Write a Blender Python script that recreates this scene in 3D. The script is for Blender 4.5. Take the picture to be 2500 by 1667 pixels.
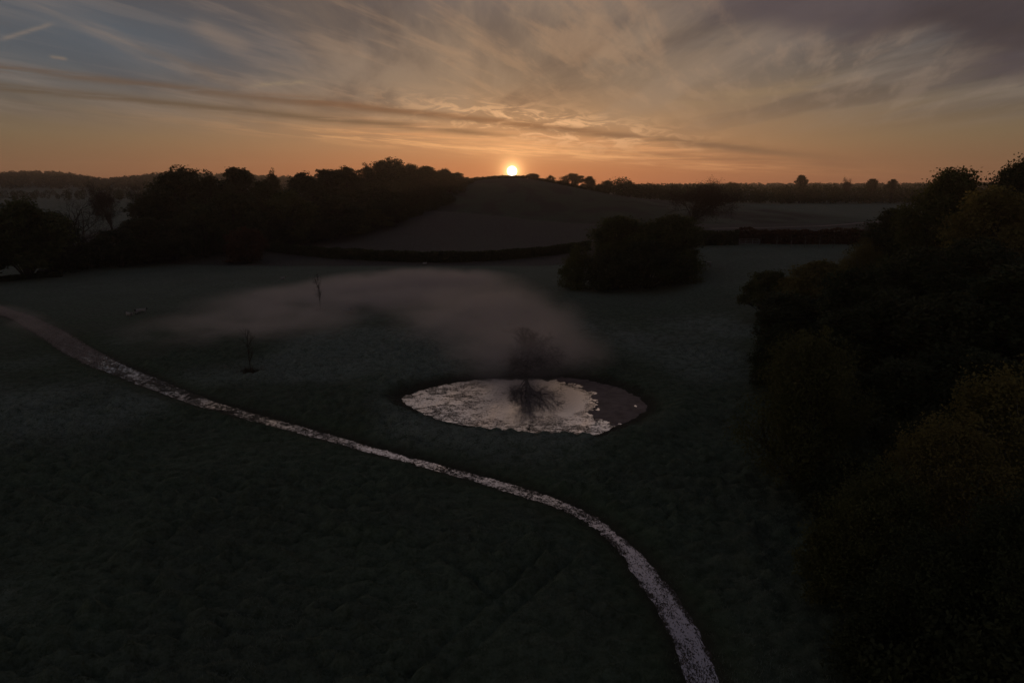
import bpy, bmesh, math, random
import numpy as np
from mathutils import Vector, Matrix

# ------------------------------------------------------------------ basics
for o in list(bpy.data.objects):
    bpy.data.objects.remove(o)
scene = bpy.context.scene
COL = scene.collection
RNG = np.random.default_rng(7)
random.seed(7)

def lin(c):
    return tuple(((v / 255.0) / 12.92 if v <= 10.31 else (((v / 255.0) + 0.055) / 1.055) ** 2.4) for v in c)

# ------------------------------------------------------------------ camera
F = 1667.0                       # focal length in photo pixels (24 mm on 36 mm)
CX, CY = 1250.0, 833.5
CAM_H = 22.0
PITCH = math.atan((CY - 455.0) / F)
cam_d = bpy.data.cameras.new('camera')
cam_d.sensor_width = 36.0
cam_d.lens = 24.0
cam_d.clip_start = 0.5
cam_d.clip_end = 20000.0
cam = bpy.data.objects.new('camera', cam_d)
COL.objects.link(cam)
cam.location = (0, 0, CAM_H)
cam.rotation_euler = (math.pi / 2 - PITCH, 0, 0)
scene.camera = cam

def pix_dir(u, v):
    a, b = (u - CX) / F, (CY - v) / F
    d = np.array([a, math.cos(PITCH) + b * math.sin(PITCH), -math.sin(PITCH) + b * math.cos(PITCH)])
    return d / np.linalg.norm(d)

# ------------------------------------------------------------------ node helper
class S:
    """a socket with arithmetic"""
    nt = None
    def __init__(self, s): self.s = s
    @staticmethod
    def put(node_in, v):
        if isinstance(v, S): S.nt.links.new(v.s, node_in)
        elif isinstance(v, bpy.types.NodeSocket): S.nt.links.new(v, node_in)
        else: node_in.default_value = v
    @staticmethod
    def m(op, *a, clamp=False):
        n = S.nt.nodes.new('ShaderNodeMath'); n.operation = op; n.use_clamp = clamp
        for i, v in enumerate(a): S.put(n.inputs[i], v)
        return S(n.outputs[0])
    def __add__(a, b): return S.m('ADD', a, b)
    __radd__ = __add__
    def __mul__(a, b): return S.m('MULTIPLY', a, b)
    __rmul__ = __mul__
    def __sub__(a, b): return S.m('SUBTRACT', a, b)
    def __rsub__(a, b): return S.m('SUBTRACT', b, a)
    def __truediv__(a, b): return S.m('DIVIDE', a, b)
    def __neg__(a): return S.m('MULTIPLY', a, -1.0)

def sm(a, lo, hi):
    n = S.nt.nodes.new('ShaderNodeMapRange'); n.interpolation_type = 'SMOOTHSTEP'
    S.put(n.inputs[0], a); n.inputs[1].default_value = lo; n.inputs[2].default_value = hi
    return S(n.outputs[0])
def gauss(a): return S.m('EXPONENT', -(a * a))
def mixc(f, a, b, mode='MIX'):
    n = S.nt.nodes.new('ShaderNodeMix'); n.data_type = 'RGBA'; n.blend_type = mode
    S.put(n.inputs[0], f)
    for i, v in ((6, a), (7, b)):
        if isinstance(v, tuple): v = v[:3] + (1.0,)
        S.put(n.inputs[i], v)
    return S(n.outputs[2])
def vec(x, y, z):
    n = S.nt.nodes.new('ShaderNodeCombineXYZ')
    for i, v in enumerate((x, y, z)): S.put(n.inputs[i], v)
    return S(n.outputs[0])
def sep(v):
    n = S.nt.nodes.new('ShaderNodeSeparateXYZ'); S.put(n.inputs[0], v)
    return S(n.outputs[0]), S(n.outputs[1]), S(n.outputs[2])
def noise(v, scale, detail=4.0, rough=0.55, dist=0.0):
    n = S.nt.nodes.new('ShaderNodeTexNoise')
    S.put(n.inputs['Vector'], v); n.inputs['Scale'].default_value = scale
    n.inputs['Detail'].default_value = detail; n.inputs['Roughness'].default_value = rough
    n.inputs['Distortion'].default_value = dist
    return S(n.outputs[0])
def ramp(f, stops):
    n = S.nt.nodes.new('ShaderNodeValToRGB'); cr = n.color_ramp
    cr.interpolation = 'EASE' if False else 'LINEAR'
    while len(cr.elements) > 1: cr.elements.remove(cr.elements[-1])
    for i, (p, c) in enumerate(stops):
        e = cr.elements[0] if i == 0 else cr.elements.new(p)
        e.position = p; e.color = tuple(c) + (1.0,)
    S.put(n.inputs[0], f)
    return S(n.outputs[0])
def vdot(v, c):
    n = S.nt.nodes.new('ShaderNodeVectorMath'); n.operation = 'DOT_PRODUCT'
    S.put(n.inputs[0], v); n.inputs[1].default_value = tuple(c)
    return S(n.outputs['Value'])

# ------------------------------------------------------------------ sky (world)
SUN_DIR = pix_dir(1250, 418)
SUN_EL = math.asin(SUN_DIR[2]); SUN_AZ = math.atan2(SUN_DIR[0], SUN_DIR[1])
world = bpy.data.worlds.new('World'); scene.world = world; world.use_nodes = True
nt = world.node_tree; nt.nodes.clear(); S.nt = nt
tc = nt.nodes.new('ShaderNodeTexCoord'); D = S(tc.outputs['Generated'])
dx, dy, dz = sep(D)
DEG = 180 / math.pi
el = S.m('ARCSINE', dz) * DEG
az = S.m('ARCTAN2', dx, dy) * DEG
E = S.m('MAXIMUM', el, 0.0) / 90.0
def erow(rows): return [(e / 90.0, lin(c)) for e, c in rows]
far_c = ramp(E, erow([(0, (122, 84, 62)), (1.2, (118, 88, 64)), (3.5, (112, 97, 74)), (7, (97, 93, 86)), (10, (86, 87, 92)),
                      (14, (82, 80, 86)), (18, (100, 93, 97)), (22, (98, 91, 96)), (26, (82, 76, 82)), (30, (66, 62, 68)), (35, (54, 51, 59)), (42, (47, 46, 55)), (65, (43, 46, 57)), (90, (42, 46, 58))]))
near_c = ramp(E, erow([(0, (184, 106, 66)), (1.5, (182, 112, 70)), (3, (182, 130, 90)), (5, (170, 133, 99)), (8, (130, 111, 92)),
                       (12, (104, 93, 85)), (16, (120, 108, 103)), (20, (124, 113, 112)), (23, (110, 100, 101)), (26, (90, 82, 85)), (30, (70, 64, 69)), (35, (55, 51, 58)), (42, (47, 46, 55)), (65, (43, 46, 57)), (90, (42, 46, 58))]))
near = gauss(az / 23.0)
col = mixc(near, far_c, near_c)
# physical twilight sky under the veil
sky = nt.nodes.new('ShaderNodeTexSky'); sky.sky_type = 'NISHITA'; sky.sun_disc = False
sky.sun_elevation = SUN_EL; sky.sun_rotation = SUN_AZ; sky.altitude = 100; sky.dust_density = 2.0
# high cirrus: streaks on a flat cloud layer, running away towards the sunrise
iz = S.m('MAXIMUM', dz, 0.0) + 0.055
cx_, cy_ = dx / iz, dy / iz
wob = noise(vec(cx_, cy_ * 0.5, 0.0), 0.22, 1.0)
cv = vec(cx_ * 1.0 + wob * 1.2, cy_ * 0.16, 3.1)
n1 = noise(cv, 1.7, 6.0, 0.60, 0.12)
cv2 = vec(cx_ * 1.2 + cy_ * 0.25 + wob * 1.2, cy_ * 0.30, 9.7)
n2 = noise(cv2, 0.95, 6.0, 0.58, 0.15)
hi_m = sm(el, 3.0, 7.5) * (1.0 - sm(el, 15.0, 32.0))
streak = sm(n1, 0.42, 0.62) * hi_m
col = mixc(streak * 0.55, col, mixc(near, lin((128, 117, 110)), lin((156, 133, 110))), 'MIX')
dark = sm(n2, 0.46, 0.62) * hi_m
col = mixc(dark * 0.52, col, lin((72, 64, 62)))
n3 = noise(vec(cx_ * 2.4 - cy_ * 0.9 + wob * 2.0, cy_ * 0.5, 14.2), 1.7, 6.0, 0.62, 0.2)
col = mixc(sm(n3, 0.48, 0.66) * hi_m * 0.28, col, mixc(near, lin((150, 134, 120)), lin((190, 150, 114))))
# gap of clear blue-grey sky, away from the sun to one side
blue = gauss((az + 29.0) / 13.0) * gauss((el - 9.5) / 3.4) * (1.0 - sm(n1, 0.5, 0.7) * 0.7)
col = mixc(blue * 0.8, col, lin((80, 91, 101)))

def plane_of(p, q):
    n = np.cross(pix_dir(*p), pix_dir(*q)); n /= np.linalg.norm(n)
    return n if n[2] > 0 else -n
def along(p, q):
    a, b = pix_dir(*p), pix_dir(*q)
    t = b - a; L = np.linalg.norm(t); t /= L
    return (vdot(D, t) - float(np.dot(a, t))) / float(L)        # 0 at p, 1 at q
wig = (noise(vec(az * 0.05, el * 0.3, 0.0), 1.4, 4.0) - 0.5)
def band(p, q, w, colr, amt, lo=-.05, hi=1.05, nz=(0.06, 1.1), wigg=0.012, thr=(0.36, 0.62), seed=0.0, soft=0.2):
    s = vdot(D, plane_of(p, q)) + wig * wigg
    t = along(p, q)
    m = gauss(s / w) * sm(t, lo, lo + soft) * (1.0 - sm(t, hi - soft, hi)) * sm(dy, 0.2, 0.4)
    m = m * sm(noise(vec(az * nz[0], el * nz[1], seed), 3.0, 4.0, 0.6), *thr)
    global col
    col = mixc(m * amt, col, colr)
# lit undersides round the bands, then the bands themselves
bandA, bandB = ((0, 168), (2150, 402)), ((0, 214), (1300, 338))
band((0, 250), (2050, 424), 0.011, lin((226, 158, 104)), 0.55, 0.25, 1.0, (0.07, 1.6), 0.01, (0.35, 0.7), 2.0)
band((500, 262), (1950, 392), 0.006, lin((236, 168, 116)), 0.5, 0.15, 0.95, (0.07, 1.6), 0.01, (0.38, 0.66), 12.0)
lit = gauss((az - 0.5) / 7.5) * gauss((el - 3.3 + az * 0.06) / 1.15)
col = mixc(lit * 0.40, col, lin((226, 166, 116)))
# curled bright wisps above the sun
wm = gauss((az - 2.5) / 9.0) * gauss((el - 5.0 + az * 0.12) / 1.15)
wn = noise(vec(az * 0.30, el * 1.1 + az * 0.05, 4.4), 1.5, 6.0, 0.62, 0.9)
col = mixc(wm * sm(wn, 0.46, 0.60) * 0.95, col, lin((246, 192, 142)))
wm2 = gauss((az - 0.0) / 16.0) * gauss((el - 2.9 + az * 0.07) / 0.55)
wn2 = noise(vec(az * 0.16, el * 2.6 + az * 0.2, 8.4), 1.5, 5.0, 0.6, 0.4)
col = mixc(wm2 * sm(wn2, 0.42, 0.64) * 0.75, col, lin((246, 182, 122)))
band(*bandA, 0.0050, lin((98, 78, 63)), 0.68, -0.3, 1.02, (0.045, 0.6), 0.010, (0.30, 0.52), 0.0)
band(*bandB, 0.0046, lin((92, 76, 60)), 0.75, -0.3, 1.05, (0.045, 0.6), 0.010, (0.30, 0.55), 5.0)
band((560, 222), (1500, 330), 0.0045, lin((120, 82, 58)), 0.55, 0.0, 1.05, (0.045, 0.8), 0.012, (0.32, 0.55), 7.0)
band((1500, 372), (2150, 410), 0.0035, lin((122, 84, 62)), 0.5, 0.0, 1.0, (0.05, 0.8), 0.006, (0.3, 0.55), 9.0)
# long pale cirrus edges
band((440, 50), (640, 132), 0.010, lin((132, 116, 104)), 0.55, 0.0, 1.0, (0.1, 0.4), 0.01, (0.2, 0.5), 21.0, 0.35)
band((740, 76), (905, 186), 0.012, lin((138, 120, 104)), 0.5, 0.0, 1.1, (0.1, 0.4), 0.01, (0.2, 0.5), 22.0, 0.35)
band((1450, 250), (1860, 60), 0.016, lin((134, 116, 98)), 0.4, -0.1, 1.1, (0.08, 0.4), 0.03, (0.3, 0.6), 23.0, 0.35)
band((1560, 270), (2080, 190), 0.010, lin((148, 124, 94)), 0.45, 0.0, 1.1, (0.08, 0.6), 0.02, (0.3, 0.6), 24.0, 0.35)
# vapour trails
band((0, 98), (142, 54), 0.0022, lin((128, 116, 106)), 0.6, -0.1, 1.0, (0.3, 2.0), 0.0, (0.2, 0.5), 1.0, 0.25)
band((592, 210), (790, 198), 0.0026, lin((150, 132, 106)), 0.5, 0.0, 1.0, (0.5, 2.0), 0.003, (0.3, 0.6), 3.0, 0.3)
band((115, 137), (170, 146), 0.0018, lin((140, 122, 104)), 0.5, 0.0, 1.0, (0.4, 2.0), 0.0, (0.2, 0.5), 6.0, 0.3)
# heavy purple cloud
s = vdot(D, plane_of((1720, 50), (2500, 262)))
cn = noise(vec(cx_ * 0.9, cy_ * 0.5, 5.5), 0.9, 5.0, 0.55, 0.3)
heavy = sm(s + (cn - 0.5) * 0.16, -0.004, 0.05) * sm(az, 8.0, 21.0) * (1.0 - sm(el, 20.0, 34.0))
col = mixc(heavy * 0.9, col, mixc(sm(cn, 0.35, 0.65), lin((60, 52, 56)), lin((80, 72, 77))))
# sun: glow and disc
dots = S.m('MINIMUM', vdot(D, SUN_DIR), 1.0)
ang = S.m('ARCCOSINE', dots) * DEG
g1 = S.m('EXPONENT', ang * -0.48) * 0.26
g2 = S.m('EXPONENT', ang * -2.6) * 4.0
disc = (1.0 - sm(ang, 0.20, 0.44)) * 16.0
def emis(c, f):
    n = nt.nodes.new('ShaderNodeVectorMath'); n.operation = 'SCALE'
    S.put(n.inputs[0], c if isinstance(c, S) else Vector(c)); S.put(n.inputs['Scale'], f)
    return S(n.outputs[0])
def vadd(a, b):
    n = nt.nodes.new('ShaderNodeVectorMath'); n.operation = 'ADD'
    S.put(n.inputs[0], a); S.put(n.inputs[1], b)
    return S(n.outputs[0])
tot = emis(col, 0.94)
tot = vadd(tot, emis(S(sky.outputs[0]), 0.004))
tot = vadd(tot, emis((1.0, 0.45, 0.16), g1))
tot = vadd(tot, emis((1.0, 0.62, 0.24), g2))
tot = vadd(tot, emis((1.0, 0.93, 0.78), disc))
bg = nt.nodes.new('ShaderNodeBackground'); S.put(bg.inputs[0], tot); bg.inputs[1].default_value = 1.0
wo = nt.nodes.new('ShaderNodeOutputWorld'); nt.links.new(bg.outputs[0], wo.inputs[0])
world.cycles.sampling_method = 'MANUAL'; world.cycles.sample_map_resolution = 512

# ------------------------------------------------------------------ sun lamp
sl = bpy.data.lights.new('sun', 'SUN'); sl.energy = 0.9; sl.angle = math.radians(0.53); sl.color = (1.0, 0.55, 0.26)
so = bpy.data.objects.new('sun', sl); COL.objects.link(so)
so.rotation_euler = Vector(-SUN_DIR).to_track_quat('-Z', 'Y').to_euler()
so.location = (0, 300, 120)

# ------------------------------------------------------------------ render look
scene.render.engine = 'CYCLES'
scene.view_settings.view_transform = 'Standard'
scene.view_settings.look = 'None'
scene.view_settings.exposure = 0.0
scene.view_settings.gamma = 1.0
cy = scene.cycles
cy.max_bounces = 6; cy.diffuse_bounces = 2; cy.glossy_bounces = 3; cy.transmission_bounces = 2
cy.volume_bounces = 2; cy.transparent_max_bounces = 16
cy.use_denoising = True
cy.use_adaptive_sampling = True; cy.adaptive_threshold = 0.003
cy.sample_clamp_indirect = 3.0
cy.volume_max_steps = 256

# ------------------------------------------------------------------ number helpers
def sst(x, a, b):
    t = np.clip((np.asarray(x, float) - a) / (b - a), 0, 1)
    return t * t * (3 - 2 * t)
def hash2(ix, iy, k=0):
    n = (ix.astype(np.int64) * 374761393 + iy.astype(np.int64) * 668265263 + k * 1442695041) & 0x7fffffff
    n = ((n ^ (n >> 13)) * 1274126177) & 0x7fffffff
    n = (n ^ (n >> 16)) & 0x7fffffff
    return (n % 100003) / 100003.0
def vnoise(x, y, k=0):
    ix, iy = np.floor(x), np.floor(y); fx, fy = x - ix, y - iy
    fx = fx * fx * (3 - 2 * fx); fy = fy * fy * (3 - 2 * fy)
    a, b = hash2(ix, iy, k), hash2(ix + 1, iy, k); c, d = hash2(ix, iy + 1, k), hash2(ix + 1, iy + 1, k)
    return (a + (b - a) * fx) * (1 - fy) + (c + (d - c) * fx) * fy
def fbm(x, y, o=4, k=0):
    s, a, t = 0, 0.5, 0
    for i in range(o):
        s = s + a * vnoise(x * 2 ** i, y * 2 ** i, k + i); t += a; a *= 0.5
    return s / t
def worley(x, y, k=0):
    ix, iy = np.floor(x), np.floor(y); best = np.full(x.shape, 9.0); hid = np.zeros(x.shape)
    for a in (-1, 0, 1):
        for b in (-1, 0, 1):
            px = ix + a + hash2(ix + a, iy + b, k); py = iy + b + hash2(ix + a, iy + b, k + 50)
            d = np.hypot(px - x, py - y); m = d < best
            best = np.where(m, d, best); hid = np.where(m, hash2(ix + a, iy + b, k + 99), hid)
    return best, hid

# ------------------------------------------------------------------ terrain
SKYLINE = [(-400, 424), (0, 425), (100, 420), (200, 424), (280, 438), (330, 434), (400, 425), (500, 424), (600, 428), (700, 432), (850, 436), (1000, 440), (1500, 452),
           (1700, 449), (1900, 448), (2100, 448), (2300, 447), (2600, 445), (3000, 444)]
FAR_X = np.array([(u - 1250.0) / 1667.0 * 1350 for u, v in SKYLINE])
FAR_Z = np.array([22 + (455.0 - v) / 1667.0 * 1350 - 11 - 9 for u, v in SKYLINE])
def base_h(x, y):
    x = np.asarray(x, float); y = np.asarray(y, float)
    S_ = sst(y, 195, 545)
    gx = np.where(x < 0, 0.36 * np.exp(-(x / 62.0) ** 2) + 0.64 * np.exp(-(x / 250.0) ** 2), np.exp(-(x / 78.0) ** 2))
    back = 1 - 0.62 * sst(y, 545, 800)
    hill = 28.0 * S_ * gx * back
    right = 6.2 * sst(y, 95, 200) * sst(x, 5, 62) + 3.2 * sst(y, 200, 500) * sst(x, 40, 120)
    bank = 3.5 * sst(x, 24, 62) * (1 - 0.6 * sst(y, 95, 200))
    left = 9.0 * sst(y, 330, 620) * sst(-x, 90, 220)
    far = np.interp(x * 1350.0 / np.maximum(y, 700.0), FAR_X, FAR_Z) * sst(y, 800, 1350)
    und = (fbm(x / 38.0, y / 38.0, 3, 11) - 0.5) * 0.9 * sst(np.hypot(x, y), 30, 120)
    sh = hill + (right + left) * (1 - gx * S_)
    low = sh * (1 - sst(y, 700, 1200)) + 9.0 * sst(y, 700, 1200)
    return low + bank * (1 - sst(y, 300, 600)) + far + und

def ray(u, v, hf=base_h):
    d = pix_dir(u, v); t = np.concatenate([np.arange(18, 400, 0.25), np.arange(400, 3000, 1.0)])
    p = d[None, :] * t[:, None]; z = p[:, 2] + CAM_H
    below = z < hf(p[:, 0], p[:, 1])
    if not below.any(): return None
    i = int(np.argmax(below)); q = p[i]
    return np.array([q[0], q[1], float(hf(q[0], q[1]))])

def resample(P, step):
    P = np.asarray(P, float); seg = np.linalg.norm(np.diff(P[:, :2], axis=0), axis=1); L = np.concatenate([[0], np.cumsum(seg)])
    n = max(2, int(L[-1] / step)); t = np.linspace(0, L[-1], n)
    return np.stack([np.interp(t, L, P[:, i]) for i in range(P.shape[1])], 1)
def smooth(P, it=2):
    P = P.copy()
    for _ in range(it): P[1:-1] = 0.25 * P[:-2] + 0.5 * P[1:-1] + 0.25 * P[2:]
    return P

K = 2500.0 / 2352.0
# pond outline
pond_px = [(965, 971), (1012, 954), (1063, 940), (1121, 930), (1189, 923), (1267, 921), (1322, 921), (1393, 923), (1451, 930), (1512, 945),
           (1556, 967), (1584, 991), (1567, 1013), (1529, 1034), (1492, 1049), (1465, 1067), (1410, 1066), (1308, 1060), (1223, 1054),
           (1138, 1042), (1070, 1029), (1019, 1010), (988, 991)]
def flat_hit(u, v, z):
    d = pix_dir(u, v); t = (z - CAM_H) / d[2]
    return np.array([d[0] * t, d[1] * t])
POND_Z = -0.12
POND = np.array([flat_hit(u, v, POND_Z) for u, v in pond_px])
for _ in range(2):                                             # round the corners of the outline
    nxt = np.roll(POND, -1, 0); POND = np.stack([0.75 * POND + 0.25 * nxt, 0.25 * POND + 0.75 * nxt], 1).reshape(-1, 2)
mud_px = [(1330, 924), (1376, 937), (1420, 952), (1439, 957), (1436, 978), (1441, 998), (1410, 1013), (1444, 1022), (1478, 1042), (1492, 1052),
          (1543, 1046), (1588, 1021), (1606, 991), (1572, 954), (1520, 934), (1454, 918), (1393, 911), (1338, 914)]
MUD = np.array([flat_hit(u, v, POND_Z) for u, v in mud_px])
def sdf_poly(P, x, y):
    shp = x.shape; x = x.ravel(); y = y.ravel(); best = np.full(x.shape, 1e9); ins = np.zeros(x.shape, bool)
    for i in range(len(P)):
        a, b = P[i], P[(i + 1) % len(P)]; e = b - a
        t = np.clip(((x - a[0]) * e[0] + (y - a[1]) * e[1]) / (e @ e), 0, 1)
        best = np.minimum(best, np.hypot(x - a[0] - t * e[0], y - a[1] - t * e[1]))
        c = ((a[1] > y) != (b[1] > y)) & (x < (b[0] - a[0]) * (y - a[1]) / (b[1] - a[1] + 1e-12) + a[0])
        ins ^= c
    return np.where(ins, -best, best).reshape(shp)
# stream centre line: (u, v, half width in metres)
str_px = [(-90, 668, 1.6), (0, 715, 1.5), (60, 735, 1.6), (120, 767, 1.8), (170, 800, 1.9), (240, 836, 1.9), (320, 868, 1.7), (400, 900, 1.35), (480, 930, 1.2), (560, 952, 1.15),
          (650, 977, 1.0), (750, 1004, 0.85), (850, 1031, 0.75), (950, 1058, 0.7), (1050, 1087, 0.7), (1130, 1108, 0.75), (1200, 1128, 0.75), (1290, 1157, 0.7),
          (1360, 1192, 0.65), (1410, 1232, 0.62), (1460, 1282, 0.65), (1495, 1332, 0.75), (1530, 1382, 0.75), (1560, 1432, 0.8), (1585, 1482, 0.8), (1602, 1530, 0.75), (1622, 1590, 0.8), (1650, 1680, 0.8)]
STREAM = []
for u, v, w in str_px:
    q = ray(u * K, v * K); STREAM.append((q[0], q[1], w * (0.74 if v < 1270 else 0.95)))
STREAM = smooth(resample(STREAM, 0.5), 6)
def dist_line(P, x, y, pad=12.0):
    """distance to a polyline and its (interpolated) third column"""
    d = np.full(x.shape, 1e3); w = np.zeros(x.shape)
    bx = (x > P[:, 0].min() - pad) & (x < P[:, 0].max() + pad) & (y > P[:, 1].min() - pad) & (y < P[:, 1].max() + pad)
    xs, ys = x[bx], y[bx]; dd = np.full(xs.shape, 1e3); ww = np.zeros(xs.shape)
    for i in range(len(P) - 1):
        a, b = P[i, :2], P[i + 1, :2]; e = b - a
        m = (np.abs(xs - a[0]) < pad) & (np.abs(ys - a[1]) < pad)
        if not m.any(): continue
        t = np.clip(((xs[m] - a[0]) * e[0] + (ys[m] - a[1]) * e[1]) / (e @ e + 1e-12), 0, 1)
        q = np.hypot(xs[m] - a[0] - t * e[0], ys[m] - a[1] - t * e[1]); idx = np.where(m)[0]
        up = q < dd[idx]; dd[idx[up]] = q[up]
        if P.shape[1] > 2: ww[idx[up]] = P[i, 2]
    d[bx] = dd; w[bx] = ww
    return d, w
RUTS = []
for pl in ([(1000, 1660), (1100, 1560), (1200, 1470), (1300, 1385), (1345, 1345)], [(1075, 1660), (1160, 1580), (1250, 1500), (1345, 1415), (1390, 1375)],
           [(1080, 1370), (1150, 1420), (1225, 1480)]):
    RUTS.append(resample([ray(u, v)[:2] for u, v in pl], 0.4))

def full_h(x, y, near=True):
    """terrain with pond, stream, ruts and tussocks; also returns masks"""
    h = base_h(x, y)
    sd = np.full(x.shape, 50.0)
    m = (x > POND[:, 0].min() - 16) & (x < POND[:, 0].max() + 16) & (y > POND[:, 1].min() - 16) & (y < POND[:, 1].max() + 16)
    sd[m] = sdf_poly(POND, x[m], y[m])
    rag = (fbm(x * 1.7, y * 1.7, 3, 3) - 0.5) * 0.7
    ds, ws = dist_line(STREAM, x, y)
    tus = np.zeros(x.shape)
    near_f = (1 - sst(np.hypot(x, y), 80, 135)) * (1 - sst(np.abs(x + 23) - 57, 0, 6))
    f, hid = worley(x / 1.25 + 0.6 * fbm(x, y, 2, 23), y / 0.85 + 0.6 * fbm(x, y, 2, 24), 21)
    f2, hid2 = worley(x / 0.38 + 7, y / 0.33, 31)
    lump = np.clip(1 - f / 0.80, 0, 1) ** 0.65 * (0.25 + 0.75 * hid)
    amt = 0.5 + 0.8 * sst(fbm(x / 9.0, y / 9.0, 3, 41), 0.35, 0.65)
    tus = (0.74 * lump + 0.24 * np.clip(1 - f2, 0, 1) * hid2) * amt + 0.10 * fbm(x * 1.3, y * 1.3, 2, 61)
    tus = tus * near_f
    flat = sst(ds, ws * 0.9, ws * 1.6 + 1.6) * sst(sd, 0.1, 1.6)
    tus = tus * (0.12 + 0.88 * flat)
    # raised bank on the near side of the pond and to its right
    yc = POND[:, 1].mean()
    nearside = sst(yc - y, -4, 6)
    h = h + 0.75 * np.exp(-((sd - 3.8) / 2.2) ** 2) * nearside + 0.30 * np.exp(-((sd - 5) / 3.0) ** 2) * (1 - nearside)
    # flatten towards the pond level, then hollow it
    wgt = 1 - sst(sd + rag * 0.5, 0.0, 2.5)
    h = h * (1 - wgt) + (POND_Z + 0.05) * wgt
    h = h - 0.5 * sst(-(sd + rag * 0.5), -0.35, 2.0)
    # stream bed
    h = h - 0.16 * (1 - sst(ds + rag * 0.5, ws * 0.75, ws * 1.25 + 0.15))
    rd = np.full(x.shape, 50.0)
    for R in RUTS:
        d, _ = dist_line(R, x, y, 4.0); rd = np.minimum(rd, d)
    rut = np.exp(-(rd / 0.2) ** 2)
    h = h + tus * (1 - 0.9 * np.exp(-(rd / 0.28) ** 2)) - 0.12 * rut
    return h, sd, ds, ws, lump, tus

def grow(a, b, step0, ratio):
    out = [a]; s = step0
    sg = 1 if b > a else -1
    while (b - out[-1]) * sg > 0:
        s *= ratio; out.append(out[-1] + sg * s)
    return out[1:]
GX = np.array(sorted(grow(-80, -1900, 0.30, 1.035) + list(np.arange(-80, 34, 0.29)) + grow(34, 1900, 0.30, 1.035)))
GY = np.array(sorted(grow(22, -160, 0.5, 1.12) + list(np.arange(22, 84, 0.25)) + grow(84, 2100, 0.25, 1.014)))
XX, YY = np.meshgrid(GX, GY)
HH, SD, DS, WS, LUMP, TUS = full_h(XX, YY)

def mesh_from(name, V, Fc, mats=(), smooth_=False, fm=None):
    me = bpy.data.meshes.new(name)
    V = np.asarray(V, np.float32); Fc = np.asarray(Fc, np.int32)
    k = Fc.shape[1]; n = len(Fc)
    me.vertices.add(len(V)); me.vertices.foreach_set('co', V.ravel())
    me.loops.add(n * k); me.loops.foreach_set('vertex_index', Fc.ravel())
    me.polygons.add(n); me.polygons.foreach_set('loop_start', np.arange(0, n * k, k, dtype=np.int32))
    me.polygons.foreach_set('loop_total', np.full(n, k, np.int32))
    if smooth_: me.polygons.foreach_set('use_smooth', np.ones(n, bool))
    if fm is not None: me.polygons.foreach_set('material_index', np.asarray(fm, np.int32))
    me.update(calc_edges=True); me.validate()
    for m in mats: me.materials.append(m)
    return me
def link(name, me, parent=None, **props):
    o = bpy.data.objects.new(name, me); COL.objects.link(o)
    if parent is not None: o.parent = parent
    for k, v in props.items(): o[k] = v
    return o
def thing(name, loc, label, cat, group=None, rz=0.0, scale=(1, 1, 1)):
    o = bpy.data.objects.new(name, None); COL.objects.link(o)
    o.location = tuple(float(v) for v in loc); o.rotation_euler = (0, 0, rz); o.scale = scale
    o.empty_display_size = 0.3
    o['label'] = label; o['category'] = cat
    if group: o['group'] = group
    return o

# ------------------------------------------------------------------ materials
def mat(name):
    m = bpy.data.materials.new(name); m.use_nodes = True
    S.nt = m.node_tree; m.node_tree.nodes.clear()
    out = m.node_tree.nodes.new('ShaderNodeOutputMaterial')
    return m, out
def principled(out, base, rough=0.8, spec=0.2, metal=0.0, bump=None, bstr=0.3, bdist=0.05):
    b = S.nt.nodes.new('ShaderNodeBsdfPrincipled')
    S.put(b.inputs['Base Color'], base if isinstance(base, S) else tuple(base) + (1.0,))
    S.put(b.inputs['Roughness'], rough); S.put(b.inputs['Metallic'], metal)
    b.inputs['Specular IOR Level'].default_value = spec
    if bump is not None:
        n = S.nt.nodes.new('ShaderNodeBump'); n.inputs['Strength'].default_value = bstr; n.inputs['Distance'].default_value = bdist
        S.put(n.inputs['Height'], bump); S.nt.links.new(n.outputs[0], b.inputs['Normal'])
    if out is not None: S.nt.links.new(b.outputs[0], out.inputs[0])
    return b
def objco():
    return S(S.nt.nodes.new('ShaderNodeTexCoord').outputs['Object'])
def wpos():
    return S(S.nt.nodes.new('ShaderNodeNewGeometry').outputs['Position'])
def attr(n):
    a = S.nt.nodes.new('ShaderNodeAttribute'); a.attribute_name = n
    return S(a.outputs['Fac'])
def orand():
    return S(S.nt.nodes.new('ShaderNodeObjectInfo').outputs['Random'])

# ground
M_GROUND, o_ = mat('pasture')
P_ = wpos(); fr, soil, wet_dark = attr('frost'), attr('soil'), attr('wet_dark')
na = noise(P_, 0.09, 4.0); nb = noise(P_, 1.6, 4.0, 0.65); nc = noise(P_, 7.0, 3.0, 0.7)
g = mixc(sm(nb, 0.3, 0.7), (0.052, 0.077, 0.038), (0.108, 0.152, 0.080))
g = mixc(sm(na, 0.42, 0.62) * 0.4, g, (0.075, 0.078, 0.048))
g = mixc(fr * sm(nc + nb * 0.5, 0.45, 0.95), g, (0.32, 0.375, 0.305))
earth = mixc(sm(nb, 0.35, 0.65), (0.085, 0.068, 0.058), (0.145, 0.120, 0.104))
g = mixc(soil, g, earth)
g = mixc(wet_dark, g, (0.055, 0.043, 0.033))
principled(o_, g, 0.85, 0.15, bump=nc + nb, bstr=0.5, bdist=0.08)

M_GRASS, o_ = mat('grass_blades')
P_ = wpos(); nb = noise(P_, 1.1, 3.0); nd = noise(P_, 0.12, 3.0)
g = mixc(sm(nb, 0.3, 0.7), (0.075, 0.098, 0.050), (0.165, 0.205, 0.120))
g = mixc(sm(nd, 0.40, 0.66) * 0.7, g, (0.28, 0.335, 0.265))
principled(o_, g, 0.75, 0.2)

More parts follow.
